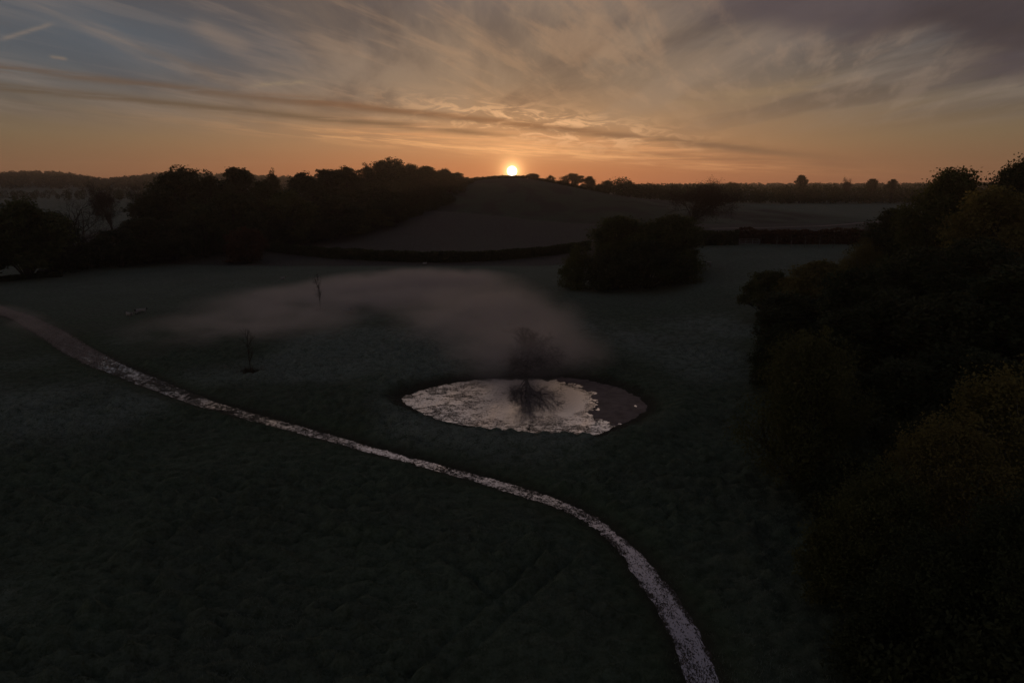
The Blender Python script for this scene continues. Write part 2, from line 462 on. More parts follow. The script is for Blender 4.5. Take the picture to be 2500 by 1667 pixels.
M_WATER, o_ = mat('still_water')
P_ = wpos()
principled(o_, (0.92, 0.905, 0.915), 0.03, 0.5, 0.96, bump=noise(P_, 2.2, 2.0), bstr=0.012, bdist=0.05)

M_MUD, o_ = mat('wet_mud')
P_ = wpos(); nb = noise(P_, 0.8, 5.0, 0.6)
principled(o_, mixc(sm(nb, 0.3, 0.7), (0.15, 0.105, 0.092), (0.27, 0.205, 0.185)), 0.55, 0.4, bump=noise(P_, 6.0, 4.0), bstr=0.35, bdist=0.05)

M_WEED, o_ = mat('drowned_weed')
principled(o_, mixc(noise(wpos(), 1.5, 2.0), (0.07, 0.06, 0.04), (0.17, 0.15, 0.11)), 0.8, 0.1)

M_PALEFLECK, o_ = mat('pale_flecks')  # pale straw colour for flecks added to brighten the far stream
principled(o_, mixc(noise(wpos(), 1.5, 2.0), (0.34, 0.27, 0.22), (0.55, 0.46, 0.38)), 0.8, 0.15)

def leaf_mat(name, a, b, c, tr=0.22):
    m, out = mat(name)
    P_ = wpos(); nz = noise(P_, 0.55, 3.0)
    r = orand()
    colr = mixc(sm(nz, 0.3, 0.7), a, b)
    colr = mixc(r * 0.55, colr, c)
    p = principled(None, colr, 0.7, 0.15)
    t = S.nt.nodes.new('ShaderNodeBsdfTranslucent'); S.put(t.inputs[0], colr)
    mx = S.nt.nodes.new('ShaderNodeMixShader'); mx.inputs[0].default_value = tr
    S.nt.links.new(p.outputs[0], mx.inputs[1]); S.nt.links.new(t.outputs[0], mx.inputs[2]); S.nt.links.new(mx.outputs[0], out.inputs[0])
    return m
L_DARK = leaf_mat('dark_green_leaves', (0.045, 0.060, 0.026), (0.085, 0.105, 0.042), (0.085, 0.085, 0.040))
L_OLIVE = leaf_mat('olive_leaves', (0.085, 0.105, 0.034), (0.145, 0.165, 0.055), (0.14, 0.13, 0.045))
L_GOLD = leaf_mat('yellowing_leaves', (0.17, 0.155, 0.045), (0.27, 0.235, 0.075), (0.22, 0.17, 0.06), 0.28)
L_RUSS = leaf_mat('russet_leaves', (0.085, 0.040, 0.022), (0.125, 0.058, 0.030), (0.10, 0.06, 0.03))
M_BARK, o_ = mat('bark')
P_ = objco()
principled(o_, mixc(noise(P_, 4.0, 4.0), (0.035, 0.028, 0.022), (0.10, 0.085, 0.070)), 0.9, 0.1, bump=noise(P_, 9.0, 4.0), bstr=0.5, bdist=0.04)
M_PALEBARK, o_ = mat('pale_bark')
P_ = objco()
principled(o_, mixc(noise(P_, 5.0, 4.0), (0.16, 0.15, 0.13), (0.42, 0.40, 0.36)), 0.85, 0.1)
M_WOOD, o_ = mat('weathered_timber')
P_ = objco()
principled(o_, mixc(noise(P_, 6.0, 4.0), (0.07, 0.06, 0.05), (0.16, 0.145, 0.125)), 0.85, 0.1)
M_STEEL, o_ = mat('galvanised_steel')
P_ = objco()
principled(o_, mixc(noise(P_, 5.0, 3.0), (0.30, 0.31, 0.32), (0.48, 0.49, 0.50)), 0.5, 0.4, 0.4)
M_FLEECE, o_ = mat('fleece')
P_ = objco()
principled(o_, mixc(noise(P_, 12.0, 4.0), (0.34, 0.32, 0.30), (0.56, 0.54, 0.50)), 0.95, 0.05, bump=noise(P_, 30.0, 3.0), bstr=0.6, bdist=0.03)
M_FACE, o_ = mat('dark_face_hair')
principled(o_, (0.02, 0.018, 0.016), 0.8, 0.2)
M_PAINT, o_ = mat('dark_car_paint')
principled(o_, (0.018, 0.020, 0.024), 0.25, 0.5)
M_GLASS, o_ = mat('car_glass')
principled(o_, (0.03, 0.035, 0.04), 0.06, 0.8)
M_TYRE, o_ = mat('tyre_rubber')
principled(o_, (0.02, 0.02, 0.02), 0.85, 0.2)
M_CHROME, o_ = mat('roof_rail_metal')
principled(o_, (0.6, 0.6, 0.6), 0.2, 0.5, 0.9)
M_TRACK, o_ = mat('chalky_track')
P_ = wpos()
principled(o_, mixc(noise(P_, 0.7, 3.0), (0.24, 0.20, 0.18), (0.42, 0.36, 0.33)), 0.9, 0.1)

# ------------------------------------------------------------------ ground sheet
ny, nx = XX.shape
idx = np.arange(ny * nx).reshape(ny, nx)
FQ = np.stack([idx[:-1, :-1], idx[:-1, 1:], idx[1:, 1:], idx[1:, :-1]], -1).reshape(-1, 4)
me = mesh_from('ground', np.stack([XX, YY, HH], -1).reshape(-1, 3), FQ, [M_GROUND], True)
frost = 0.25 + 0.75 * sst(fbm(XX / 22.0, YY / 22.0, 3, 71), 0.40, 0.62)
frost = frost * (0.30 + 0.7 * sst(TUS, 0.02, 0.25)) * (1 - 0.6 * sst(XX, 22, 34) * (1 - sst(YY, 60, 90)))  # frost thins in the hollows, which also paints shade between tussocks
frost = np.maximum(frost, 0.62 * sst(YY, 80, 150) * (0.7 + 0.5 * fbm(XX / 5, YY / 5, 3, 75)))
frost = frost * (1 - 0.75 * sst(-SD, -3.2, -0.6))
frost = frost * (0.35 + 0.65 * sst(DS - WS, 0.4, 3.2))
# the fields beyond the hedges: bare soil below, darker grass above a field boundary
hl = 188 + 0.00055 * (XX + 10) ** 2
onhill = sst(YY, hl + 4, hl + 7) * (1 - sst(np.abs(XX + 20), 150, 175))
FB = np.array([ray(u, v)[:2] for u, v in [(1000, 512), (1080, 516), (1150, 521), (1260, 532), (1358, 541), (1450, 546), (1540, 552)]])
FB = FB[np.argsort(FB[:, 0])]
upper = sst(YY - np.interp(XX, FB[:, 0], FB[:, 1]), -1.5, 1.5)
soil = onhill * (1 - upper) * (0.6 + 0.4 * fbm(XX / 15, YY / 60, 3, 80))
frost = frost * (1 - onhill * (0.35 + 0.63 * upper))
frost = np.maximum(frost, 0.5 * sst(YY, 215, 225) * sst(XX, 70, 85))
wet_dark = np.clip(np.maximum(1 - sst(SD, 0.2, 2.2), 1 - sst(DS - WS, -0.2, 1.2)), 0, 1) * 0.8
wet_dark = np.maximum(wet_dark, onhill * upper * (0.35 + 0.5 * sst(fbm(XX / 11, YY / 30, 4, 83), 0.4, 0.6)))  # upper hill field mixed darker and browner in patches
for nme, arr in (('frost', frost), ('soil', soil), ('wet_dark', wet_dark)):
    a = me.attributes.new(nme, 'FLOAT', 'POINT'); a.data.foreach_set('value', np.clip(arr, 0, 1).astype(np.float32).ravel())
link('ground', me, kind='structure', label='frosty tussocky pasture running up to fields on the hill', category='ground')

def gh(x, y):
    return float(full_h(np.array([[float(x)]]), np.array([[float(y)]]))[0][0, 0])
def ghv(x, y):
    return full_h(np.asarray(x)[None, :], np.asarray(y)[None, :])[0][0]

# ------------------------------------------------------------------ pond and stream water
def sheet(name, P2, z, m, **pr):
    bm = bmesh.new(); vs = [bm.verts.new((p[0], p[1], z)) for p in P2]
    f = bm.faces.new(vs)
    if f.normal.z < 0: f.normal_flip()
    bmesh.ops.triangulate(bm, faces=bm.faces[:])
    me = bpy.data.meshes.new(name); bm.to_mesh(me); bm.free(); me.materials.append(m)
    return link(name, me, **pr)
cen = POND.mean(0)
dens = resample(np.vstack([POND, POND[:1]]), 0.25)[:-1]
off = dens - cen; off = off / np.linalg.norm(off, axis=1)[:, None]
wp = dens + off * 0.55
sheet('pond_water', wp, POND_Z, M_WATER, kind='structure', label='still pale pond reflecting the dawn sky', category='pond')

# mud bank: a low uneven hump of silt rising out of the far end of the pond
gx = np.arange(MUD[:, 0].min() - 1, MUD[:, 0].max() + 1, 0.16); gy = np.arange(MUD[:, 1].min() - 1, MUD[:, 1].max() + 1, 0.16)
mx_, my_ = np.meshgrid(gx, gy); ms = sdf_poly(MUD, mx_, my_)
rg = (fbm(mx_ * 1.1, my_ * 1.1, 4, 91) - 0.5)
mz = POND_Z - 0.03 + np.clip(-ms * 0.06, -0.2, 0.075) + rg * 0.10 + (fbm(mx_ * 3.2, my_ * 3.2, 3, 92) - 0.5) * 0.09
ii = np.arange(mx_.size).reshape(mx_.shape)
q = np.stack([ii[:-1, :-1], ii[:-1, 1:], ii[1:, 1:], ii[1:, :-1]], -1)
keep = (ms[:-1, :-1] < 0.5)
link('mud_bank', mesh_from('mud_bank', np.stack([mx_, my_, mz], -1).reshape(-1, 3), q[keep], [M_MUD], True), kind='structure',
     label='brown silt margin filling the end of the pond', category='mud')

T_ = np.gradient(STREAM[:, :2], axis=0); T_ /= np.linalg.norm(T_, axis=1)[:, None]
Nn = np.stack([-T_[:, 1], T_[:, 0]], 1)
hb = base_h(STREAM[:, 0], STREAM[:, 1]); hb = smooth(hb[:, None], 20)[:, 0]
def lift(x, y): return -0.06 + 0.14 * np.maximum(sst(-x, 76, 84), sst(y, 96, 115))
rows = []
for k in np.linspace(-1, 1, 9):
    p = STREAM[:, :2] + Nn * (k * (STREAM[:, 2] * 1.1 + 0.25))[:, None]
    rows.append(np.stack([p[:, 0], p[:, 1], base_h(p[:, 0], p[:, 1]) + lift(p[:, 0], p[:, 1])], 1))
R_ = np.stack(rows, 1); n0 = len(STREAM)
ii = np.arange(n0 * 9).reshape(n0, 9)
link('stream_water', mesh_from('stream_water', R_.reshape(-1, 3), np.stack([ii[:-1, :-1], ii[:-1, 1:], ii[1:, 1:], ii[1:, :-1]], -1).reshape(-1, 4), [M_WATER], True),
     kind='structure', label='shallow stream winding through the pasture past the pond', category='stream')

# ------------------------------------------------------------------ grass and weed (uncountable)
def blades(name, x, y, z, length, width, lean, m, **pr):
    n = len(x); a = RNG.uniform(0, 2 * math.pi, n); b = RNG.uniform(0, 2 * math.pi, n)
    w = width * RNG.uniform(0.6, 1.4, n); L = length * RNG.uniform(0.5, 1.4, n); ln = lean * RNG.uniform(0.3, 1.5, n) * L
    base = np.stack([x, y, z], 1)
    s = np.stack([np.cos(a) * w, np.sin(a) * w, 0 * w], 1)
    t = base + np.stack([np.cos(b) * ln, np.sin(b) * ln, L], 1)
    V = np.stack([base - s, base + s, t], 1).reshape(-1, 3)
    return link(name, mesh_from(name, V, np.arange(3 * n).reshape(-1, 3), [m]), **pr)
n = 330000
by = 24 + 72 * RNG.random(n) ** 1.25
bx = RNG.uniform(-1, 1, n) * (by * 0.86 + 6) - 2
h_, sd_, ds_, ws_, lp_, tu_ = full_h(bx[None, :], by[None, :])
h_, sd_, ds_, ws_, tu_ = [v[0] for v in (h_, sd_, ds_, ws_, tu_)]
k = (sd_ > -0.35 + 0.7 * RNG.random(n)) & (ds_ > ws_ * (0.85 + 0.3 * RNG.random(n))) & (RNG.random(n) < 0.18 + tu_ * 4.0 + 0.6 * (sd_ < 1.0))
blades('grass', bx[k], by[k], h_[k] - 0.03, 0.15, 0.014, 0.9, M_GRASS, kind='stuff', label='short tussocky frosted grass covering the near pasture', category='grass')

def flecks(name, x, y, z, lx, ly, rot, m, **pr):
    n = len(x); a = rot + RNG.normal(0, 0.5, n); lx = lx * RNG.uniform(0.4, 1.6, n); ly = ly * RNG.uniform(0.4, 1.6, n)
    u = np.stack([np.cos(a) * lx, np.sin(a) * lx, RNG.normal(0, 0.10, n) * lx], 1); v = np.stack([-np.sin(a) * ly, np.cos(a) * ly, RNG.normal(0, 0.25, n) * ly], 1)
    c = np.stack([x, y, z], 1)
    V = np.stack([c - u, c - v * 0.8, c + u, c + v], 1).reshape(-1, 3)
    return link(name, mesh_from(name, V, np.arange(4 * n).reshape(-1, 4), [m]), **pr)
n = 330000
wx = RNG.uniform(POND[:, 0].min(), POND[:, 0].max(), n); wy = RNG.uniform(POND[:, 1].min(), POND[:, 1].max(), n)
wsd = sdf_poly(POND, wx, wy); wmud = sdf_poly(MUD, wx, wy)
patch = fbm(wx / 2.2, wy / 1.6, 3, 120) * 0.5 + fbm(wx * 1.6, wy * 2.6, 3, 121) * 0.5
left_ = 1 - sst(wx, POND[:, 0].min() + 4, POND[:, 0].min() + 12)
near_ = 1 - sst(wy, POND[:, 1].min() + 1.5, POND[:, 1].min() + 7.0)
cov = np.clip(np.maximum(left_, near_) * 0.85 + 0.8 * sst(wsd, -1.4, -0.1) + 0.4 * sst(-np.abs(wmud), -0.8, -0.1), 0, 1)
k = (wsd < 0.15) & (RNG.random(n) < np.clip(cov * (0.10 + 0.75 * sst(patch, 0.40, 0.62)), 0, 0.62))
flecks('pond_weed', wx[k], wy[k], np.full(k.sum(), POND_Z + 0.012), 0.075, 0.014, 0.0, M_WEED, kind='stuff', label='dark weed flecks breaking the pond surface', category='weed')
n = 520000
si = RNG.integers(0, n0 - 1, n); kk = RNG.uniform(-1.2, 1.2, n)
sx = STREAM[si, 0] + Nn[si, 0] * kk * STREAM[si, 2] + T_[si, 0] * RNG.uniform(-.5, .5, n)
sy = STREAM[si, 1] + Nn[si, 1] * kk * STREAM[si, 2] + T_[si, 1] * RNG.uniform(-.5, .5, n)
al = si * 0.5                                                  # metres along, so clumps lie in streaks down the flow
pt = fbm(al * 0.55, kk * STREAM[si, 2] * 2.6, 4, 130) * 0.62 + fbm(sx * 3.0, sy * 3.0, 2, 133) * 0.38
upst = 1 - sst(sx, -36, -12)                                   # the far reach runs thinly between rushes
clear = sst(sx, 6, 11)
cov = np.clip(0.34 + 0.40 * upst + 0.6 * sst(-sx, 46, 60) - 0.34 * clear + 0.60 * sst(np.abs(kk), 0.5, 1.1), 0, 1)  # extra weed at the far end added to fade out the bright reflection
k = (RNG.random(n) < np.clip(cov * (0.15 + 1.0 * sst(pt, 0.40, 0.62)), 0, 0.85) * np.clip(STREAM[si, 2] / 1.0, 0.5, 1.0))
sz = base_h(sx, sy) + lift(sx, sy) + 0.014
rot = np.arctan2(T_[si, 1], T_[si, 0])
flecks('stream_weed', sx[k], sy[k], sz[k], 0.070, 0.015, rot[k], M_WEED, kind='stuff', label='rushes and weed breaking up the stream', category='weed')

k2 = (sx < -46) & (RNG.random(n) < 0.16 * sst(-sx, 46, 62))  # added pale flecks paint a faint brightness along the dark far reach
flecks('pale_stream_flecks', sx[k2], sy[k2], sz[k2] + 0.06, 0.12, 0.045, rot[k2], M_PALEFLECK, kind='stuff', label='pale flecks added to brighten the far reach of the stream', category='flecks')

# ------------------------------------------------------------------ tree builders
def tube(path, radii, sides=5):
    path = np.asarray(path, float); n = len(path)
    t = np.gradient(path, axis=0); t /= np.linalg.norm(t, axis=1)[:, None] + 1e-9
    ref = np.where(np.abs(t[:, 2:3]) > 0.9, np.array([[1.0, 0, 0]]), np.array([[0, 0, 1.0]]))
    a = np.cross(t, ref); a /= np.linalg.norm(a, axis=1)[:, None] + 1e-9; b = np.cross(t, a)
    th = np.arange(sides) / sides * 2 * math.pi
    V = path[:, None, :] + (a[:, None, :] * np.cos(th)[None, :, None] + b[:, None, :] * np.sin(th)[None, :, None]) * np.asarray(radii)[:, None, None]
    i = np.arange(n * sides).reshape(n, sides); j = np.roll(i, -1, 1)
    return V.reshape(-1, 3), np.stack([i[:-1], j[:-1], j[1:], i[1:]], -1).reshape(-1, 4)
class Geo:
    def __init__(s): s.V, s.F, s.n = [], [], 0
    def add(s, V, F): s.V.append(V); s.F.append(F + s.n); s.n += len(V)
    def mesh(s, name, mats, sm_=True): return mesh_from(name, np.concatenate(s.V), np.concatenate(s.F), mats, sm_)
def leaf_quads(C, size, rng, flat=0.35):
    n = len(C); nrm = rng.normal(0, 1, (n, 3)); nrm[:, 2] = np.abs(nrm[:, 2]) + flat; nrm /= np.linalg.norm(nrm, axis=1)[:, None]
    r = rng.normal(0, 1, (n, 3)); u = np.cross(nrm, r); u /= np.linalg.norm(u, axis=1)[:, None]; v = np.cross(nrm, u)
    s = size * rng.uniform(0.6, 1.4, (n, 1))
    V = np.stack([C - u * s, C - v * s * 0.6, C + u * s, C + v * s * 0.6], 1).reshape(-1, 3)
    return V, np.arange(4 * n).reshape(-1, 4)
def bezier(a, b, c, n):
    t = np.linspace(0, 1, n)[:, None]
    return (1 - t) ** 2 * a + 2 * t * (1 - t) * b + t ** 2 * c

def leafy_proto(seed, h=12.0, r=5.0, base=0.12, lobes=22, per_lobe=16, leaves=24000, leaf=0.19, top=1.0, spiky=0.0, gap=0.0):
    rng = np.random.default_rng(seed); wood = Geo(); lv = Geo()
    tp = np.array([[0, 0, -0.4], [0.05 * r * rng.normal(), 0.05 * r * rng.normal(), h * 0.3], [0.08 * r * rng.normal(), 0.08 * r * rng.normal(), h * 0.6], [0, 0, h * 0.86]])
    tpath = resample(np.vstack([tp]), h / 10); tpath = smooth(tpath, 2)
    wood.add(*tube(tpath, np.linspace(h * 0.021, h * 0.004, len(tpath)) + np.exp(-np.linspace(0, 9, len(tpath))) * h * 0.012, 8))
    Cc = []
    z0 = base * h; ch = (h - z0)
    for i in range(lobes):
        fz = (i + rng.random()) / lobes; fz = fz ** 0.9
        prof = math.sin(math.pi * min(1, (0.12 + 0.88 * fz) ** top)) ** 0.6 if top else 1
        th = i * 2.39996 + rng.normal(0, 0.5); rr = r * prof * rng.uniform(0.35, 0.86)
        lc = np.array([math.cos(th) * rr, math.sin(th) * rr, z0 + ch * (0.06 + 0.84 * fz)])
        lr = r * rng.uniform(0.22, 0.42) * (0.75 + 0.25 * prof)
        sp = tpath[int(np.clip((lc[2] / h - 0.22) * len(tpath) * 0.95, 1, len(tpath) - 2))]
        mid = (sp + lc) / 2 + np.array([0, 0, rng.uniform(-0.1, 0.35) * rr * 0.3])
        bp = bezier(sp, mid, lc, 6); wood.add(*tube(bp, np.linspace(h * 0.0075, h * 0.002, 6), 5))
        d = rng.normal(0, 1, (per_lobe, 3)); d /= np.linalg.norm(d, axis=1)[:, None]; d[:, 2] = d[:, 2] * 0.85 + 0.12
        pts = lc + d * lr * rng.uniform(0.55, 1.05, (per_lobe, 1))
        if spiky:
            pts[:, 2] += rng.exponential(spiky, per_lobe) * lr
        for p in pts[::2]:
            wood.add(*tube(bezier(lc * 0.7 + sp * 0.3, (lc + p) / 2 + rng.normal(0, .1, 3), p, 3), [h * 0.0026, h * 0.0018, h * 0.0007], 3))
        Cc += [(p, lr * rng.uniform(0.22, 0.42), lc, lr) for p in pts]
    per = leaves // len(Cc) + 1; A = []
    for p, s_, lc, lr in Cc:
        if rng.random() < gap: continue
        m = max(3, int(per * rng.uniform(0.4, 1.6)))
        A.append(p + np.clip(rng.normal(0, 1, (m, 3)), -1.6, 1.6) * s_ * np.array([1, 1, 0.8]))
    A = np.concatenate(A); A[:, 2] = np.maximum(A[:, 2], 0.25)
    lv.add(*leaf_quads(A, leaf, rng))
    sc = h / max(A[:, 2].max(), 1e-6)
    zt = float(np.percentile(A[:, 2], 99.7)); rt = float(np.percentile(np.hypot(A[:, 0], A[:, 1]), 97))
    return dict(trunk=wood.mesh('trunk', [M_BARK]), crown=lv.mesh('crown', [L_DARK], False), h=zt, r=rt)

def bare_proto(seed, h=12.0, spread=0.62, levels=5, kids=(6, 4, 4, 3, 3), up=0.35, leaves=0, bark=None, twig=0.006, straight=1.0, low=0.40):
    rng = np.random.default_rng(seed); limb, tw = Geo(), Geo(); ends = []
    def grow_(p, d, L, rad, lev):
        n = 5 if lev < 2 else 4
        pts = [p]; dd = d.copy()
        for _ in range(n):
            dd = dd + rng.normal(0, 0.16 + 0.05 * lev, 3) * (straight if lev == 0 else 1) + np.array([0, 0, up * 0.12]); dd /= np.linalg.norm(dd)
            pts.append(pts[-1] + dd * L / n)
        pts = np.array(pts); rr = np.linspace(rad, rad * 0.45, len(pts))
        if lev == 0: rr = rr + np.exp(-np.arange(len(pts)) * 1.6) * rad * 0.5
        (limb if lev < 2 else tw).add(*tube(pts, rr, 7 if lev == 0 else (5 if lev < 2 else 3)))
        if lev >= levels: ends.append(pts[-1]); return
        for i in range(kids[min(lev, len(kids) - 1)]):
            f = rng.uniform(0.35 if lev else low, 1.0); q = pts[min(len(pts) - 1, int(f * (len(pts) - 1) + 0.5))]
            side = rng.normal(0, 1, 3); side -= dd * (side @ dd); side /= np.linalg.norm(side)
            ang = rng.uniform(0.35, 1.0) * spread * 1.5
            nd = dd * math.cos(ang) + side * math.sin(ang); nd[2] += up * 0.25; nd /= np.linalg.norm(nd)
            grow_(q, nd, L * rng.uniform(0.52, 0.78) * (0.45 if straight < 1 and lev == 0 else 1), max(rad * 0.50 * rng.uniform(0.7, 1.1), twig * h / 12), lev + 1)
        if lev < 2: grow_(pts[-1], dd, L * (0.62 if straight == 1.0 else 0.25), rad * 0.45, lev + 1)
    grow_(np.array([0, 0, -0.3]), np.array([0.02, 0.0, 1.0]), h * (0.42 if straight == 1.0 else 0.8), h * (0.022 if straight == 1.0 else 0.014), 0)
    P = np.concatenate(limb.V + tw.V)
    fm = None
    if leaves:
        Ends = np.array(ends); A = Ends[rng.integers(0, len(Ends), leaves)] + rng.normal(0, 0.25, (leaves, 3))
        V, Fq = leaf_quads(A, 0.09, rng)
        tw.add(V, Fq)
    return dict(trunk=limb.mesh('trunk', [bark or M_BARK]), crown=tw.mesh('crown', [M_BARK], False), h=float(np.percentile(P[:, 2], 99.8)), r=float(np.percentile(np.hypot(P[:, 0], P[:, 1]), 88)), bare=True)

PR = {
    'round0': leafy_proto(1, 12, 5.2), 'round1': leafy_proto(2, 12, 5.0, lobes=26, leaves=26000), 'round2': leafy_proto(3, 12, 5.4, lobes=18, per_lobe=20, gap=0.1),
    'tall0': leafy_proto(4, 15, 4.2, 0.10, 28, 14, 24000, 0.19, 0.85), 'tall1': leafy_proto(5, 15, 4.0, 0.08, 26, 14, 22000, 0.19, 0.8, spiky=0.25, gap=0.08),
    'feather': leafy_proto(6, 13, 4.0, 0.10, 30, 12, 15000, 0.17, 0.9, spiky=0.5, gap=0.15),
    'fine0': leafy_proto(7, 10, 4.4, 0.05, 36, 20, 52000, 0.085, 0.9, spiky=0.35, gap=0.12), 'fine1': leafy_proto(8, 10, 4.6, 0.04, 40, 18, 50000, 0.085, 0.95, spiky=0.25, gap=0.1),
    'shrub0': leafy_proto(9, 4, 2.6, 0.0, 22, 14, 16000, 0.085, 0.75, gap=0.05), 'shrub1': leafy_proto(10, 4, 2.4, 0.0, 20, 14, 14000, 0.085, 0.8, spiky=0.3),
    'bare0': bare_proto(11, 14, 0.64, kids=(9, 5, 5, 4, 3), up=0.30, leaves=9000, twig=0.016), 'big0': leafy_proto(21, 22, 7.0, 0.06, 44, 20, 46000, 0.20, 0.95), 'big1': leafy_proto(22, 22, 6.6, 0.06, 40, 20, 44000, 0.20, 0.9, spiky=0.25, gap=0.06), 'bare1': bare_proto(12, 14, 0.60, kids=(7, 4, 4, 4, 2)), 'bare2': bare_proto(13, 12, 0.75, up=0.1, kids=(6, 5, 4, 3, 3)),
    'slim0': bare_proto(14, 6, 0.55, 3, (12, 4, 3), 0.5, twig=0.018, straight=0.12), 'slim1': bare_proto(15, 6, 0.5, 3, (10, 4, 3), 0.6, twig=0.018, straight=0.15),
    'lolly': leafy_proto(30, 20, 4.4, 0.55, 20, 14, 12000, 0.2, 0.95),
    'pondtree': bare_proto(18, 7, 0.56, 5, (12, 6, 5, 4, 3), 0.30, twig=0.012, low=0.12),
}
TREE_LOG = []
def plant(kind, x, y, height, width, m=None, name='tree', label='', cat='tree', group=None, trunk_mat=None):
    p = PR[kind]; z = float(full_h(np.array([[x]]), np.array([[y]]))[0][0, 0])
    t = thing(name, (x, y, z - 0.12), label, cat, group, random.uniform(0, 6.28), (width / 2 / p['r'], width / 2 / p['r'], (height + 0.12) / p['h']))
    a = link('trunk', p['trunk'], t); c = link('crown', p['crown'], t)
    if m is not None and not p.get('bare'):
        c.material_slots[0].link = 'OBJECT'; c.material_slots[0].material = m
    if trunk_mat is not None:
        a.material_slots[0].link = 'OBJECT'; a.material_slots[0].material = trunk_mat
    return t
def tree_px(u, vtop, Y, wpx, kind, m=None, **kw):
    """crown top seen at (u, vtop), standing on the ground at distance Y"""
    d = pix_dir(u, vtop); t = Y / d[1]; x = d[0] * t; zt = CAM_H + d[2] * t
    z = float(base_h(x, Y)); hgt = zt - z; w = wpx / F * t * 0.97
    TREE_LOG.append((round(u), round(hgt, 1), round(w, 1)))
    return plant(kind, x, Y, max(hgt, 1.0), w, m, **kw)

G_L = 'trees of the dark wood along the pasture edge'
G_S = 'trees of the wood climbing the hillside'
G_R = 'trees of the near wood beside the stream'
G_C = 'trees along the hill crest'
lab = {
    'LF': 'dark leafy tree, %s along the foot of the pasture-edge wood past the parked car',
    'LB': 'tall dark tree, %s in the back row of the pasture-edge wood after its gap',
    'LS': 'dark round-crowned tree, %s up the hillside wood from the long hedge',
}
left = [
    (-70, 505, 158, 150, 'round0', L_DARK, 'LF'), (40, 492, 165, 160, 'round1', L_OLIVE, 'LF'), (118, 520, 176, 110, 'tall0', L_DARK, 'LF'),
    (285, 560, 182, 120, 'round2', L_DARK, 'LF'), (350, 535, 190, 130, 'tall1', L_DARK, 'LF'), (420, 540, 195, 140, 'round0', L_DARK, 'LF'),
    (385, 468, 222, 140, 'tall0', L_DARK, 'LB'), (440, 414, 262, 150, 'round1', L_DARK, 'LB'), (505, 424, 258, 120, 'feather', L_DARK, 'LB'),
    (490, 500, 206, 140, 'round2', L_DARK, 'LF'), (565, 475, 214, 140, 'round0', L_DARK, 'LF'), (572, 412, 288, 110, 'tall1', L_DARK, 'LB'),
    (640, 445, 252, 120, 'round2', L_DARK, 'LB'), (655, 505, 218, 130, 'tall0', L_DARK, 'LF'), (700, 470, 236, 130, 'round1', L_OLIVE, 'LF'),
    (662, 418, 315, 60, 'feather', L_DARK, 'LB'), (738, 424, 300, 100, 'round0', L_DARK, 'LB'), (795, 416, 322, 100, 'tall1', L_DARK, 'LB'),
    (815, 480, 255, 130, 'round1', L_DARK, 'LF'), (760, 530, 228, 110, 'tall0', L_DARK, 'LF'), (868, 466, 292, 120, 'round2', L_DARK, 'LS'),
    (845, 410, 352, 90, 'round0', L_DARK, 'LS'), (895, 403, 385, 80, 'feather', L_DARK, 'LS'), (1000, 402, 424, 80, 'round2', L_DARK, 'LS'),
    (1040, 407, 435, 80, 'tall0', L_DARK, 'LS'), (1082, 414, 446, 66, 'round1', L_DARK, 'LS'), (1116, 422, 462, 50, 'round0', L_DARK, 'LS'), (1140, 433, 480, 34, 'round2', L_DARK, 'LS'),
    (920, 440, 342, 110, 'round1', L_DARK, 'LS'), (985, 438, 372, 100, 'round0', L_DARK, 'LS'), (1040, 438, 402, 80, 'round2', L_DARK, 'LS'),
    (905, 512, 272, 100, 'tall1', L_OLIVE, 'LS'), (965, 486, 312, 90, 'round0', L_DARK, 'LS'), (1015, 466, 352, 80, 'round1', L_DARK, 'LS'), (1062, 452, 402, 66, 'round2', L_DARK, 'LS'), (1098, 444, 432, 54, 'round0', L_DARK, 'LS'),
    (860, 545, 240, 90, 'shrub0', L_OLIVE, 'LS'), (930, 545, 262, 70, 'shrub1', L_DARK, 'LS'),
]
ORD = ['first', 'second', 'third', 'fourth', 'fifth', 'sixth', 'seventh', 'eighth', 'ninth', 'tenth', 'eleventh', 'twelfth', 'thirteenth', 'fourteenth', 'fifteenth', 'sixteenth', 'seventeenth', 'eighteenth', 'nineteenth', 'twentieth']
EDGE = [(-120, 700), (0, 690), (130, 678), (285, 655), (420, 640), (565, 622), (655, 612), (749, 598), (847, 581), (948, 555), (1046, 523), (1110, 496), (1140, 468)]
fr_u = [e[0] for e in EDGE]; fr_Y = [float(ray(*e)[1]) for e in EDGE]
print('EDGE', list(zip(fr_u, [round(v) for v in fr_Y])))
left = [(u, v, max(Y, float(np.interp(u, fr_u, fr_Y)) + 4.0), w, kd, m_, lk) for u, v, Y, w, kd, m_, lk in left]
rank = {}
for lk in lab:
    for i, row in enumerate(sorted([r for r in left if r[6] == lk], key=lambda r: r[2] if lk == 'LS' else r[0])): rank[row[:3]] = ORD[i]
for u, v, Y, w, kd, m_, lk in left:
    tree_px(u, v, Y, w, kd, m_, name='woodland_tree', label=lab[lk] % rank[(u, v, Y)], group={'LF': G_L, 'LB': G_L, 'LS': G_S}[lk])
tree_px(947, 390, 402, 110, 'round1', L_DARK, name='woodland_tree', label='broad dome-topped tree standing above the rest of the hillside wood', group=G_S)
tree_px(598, 556, 203, 100, 'shrub0', L_RUSS, name='woodland_tree', label='low russet-leaved tree at the corner of the pasture-edge wood', group=G_L)
tree_px(190, 476, 188, 180, 'bare2', name='bare_tree', label='wide spreading bare tree at the thin end of the pasture-edge wood')
tree_px(262, 446, 262, 70, 'bare0', name='bare_tree', label='slender bare tree rising from the gap in the pasture-edge wood', group=G_L)
tree_px(325, 432, 272, 80, 'bare1', name='bare_tree', label='twiggy bare tree leaning on the dark wood beside the gap', group=G_L)

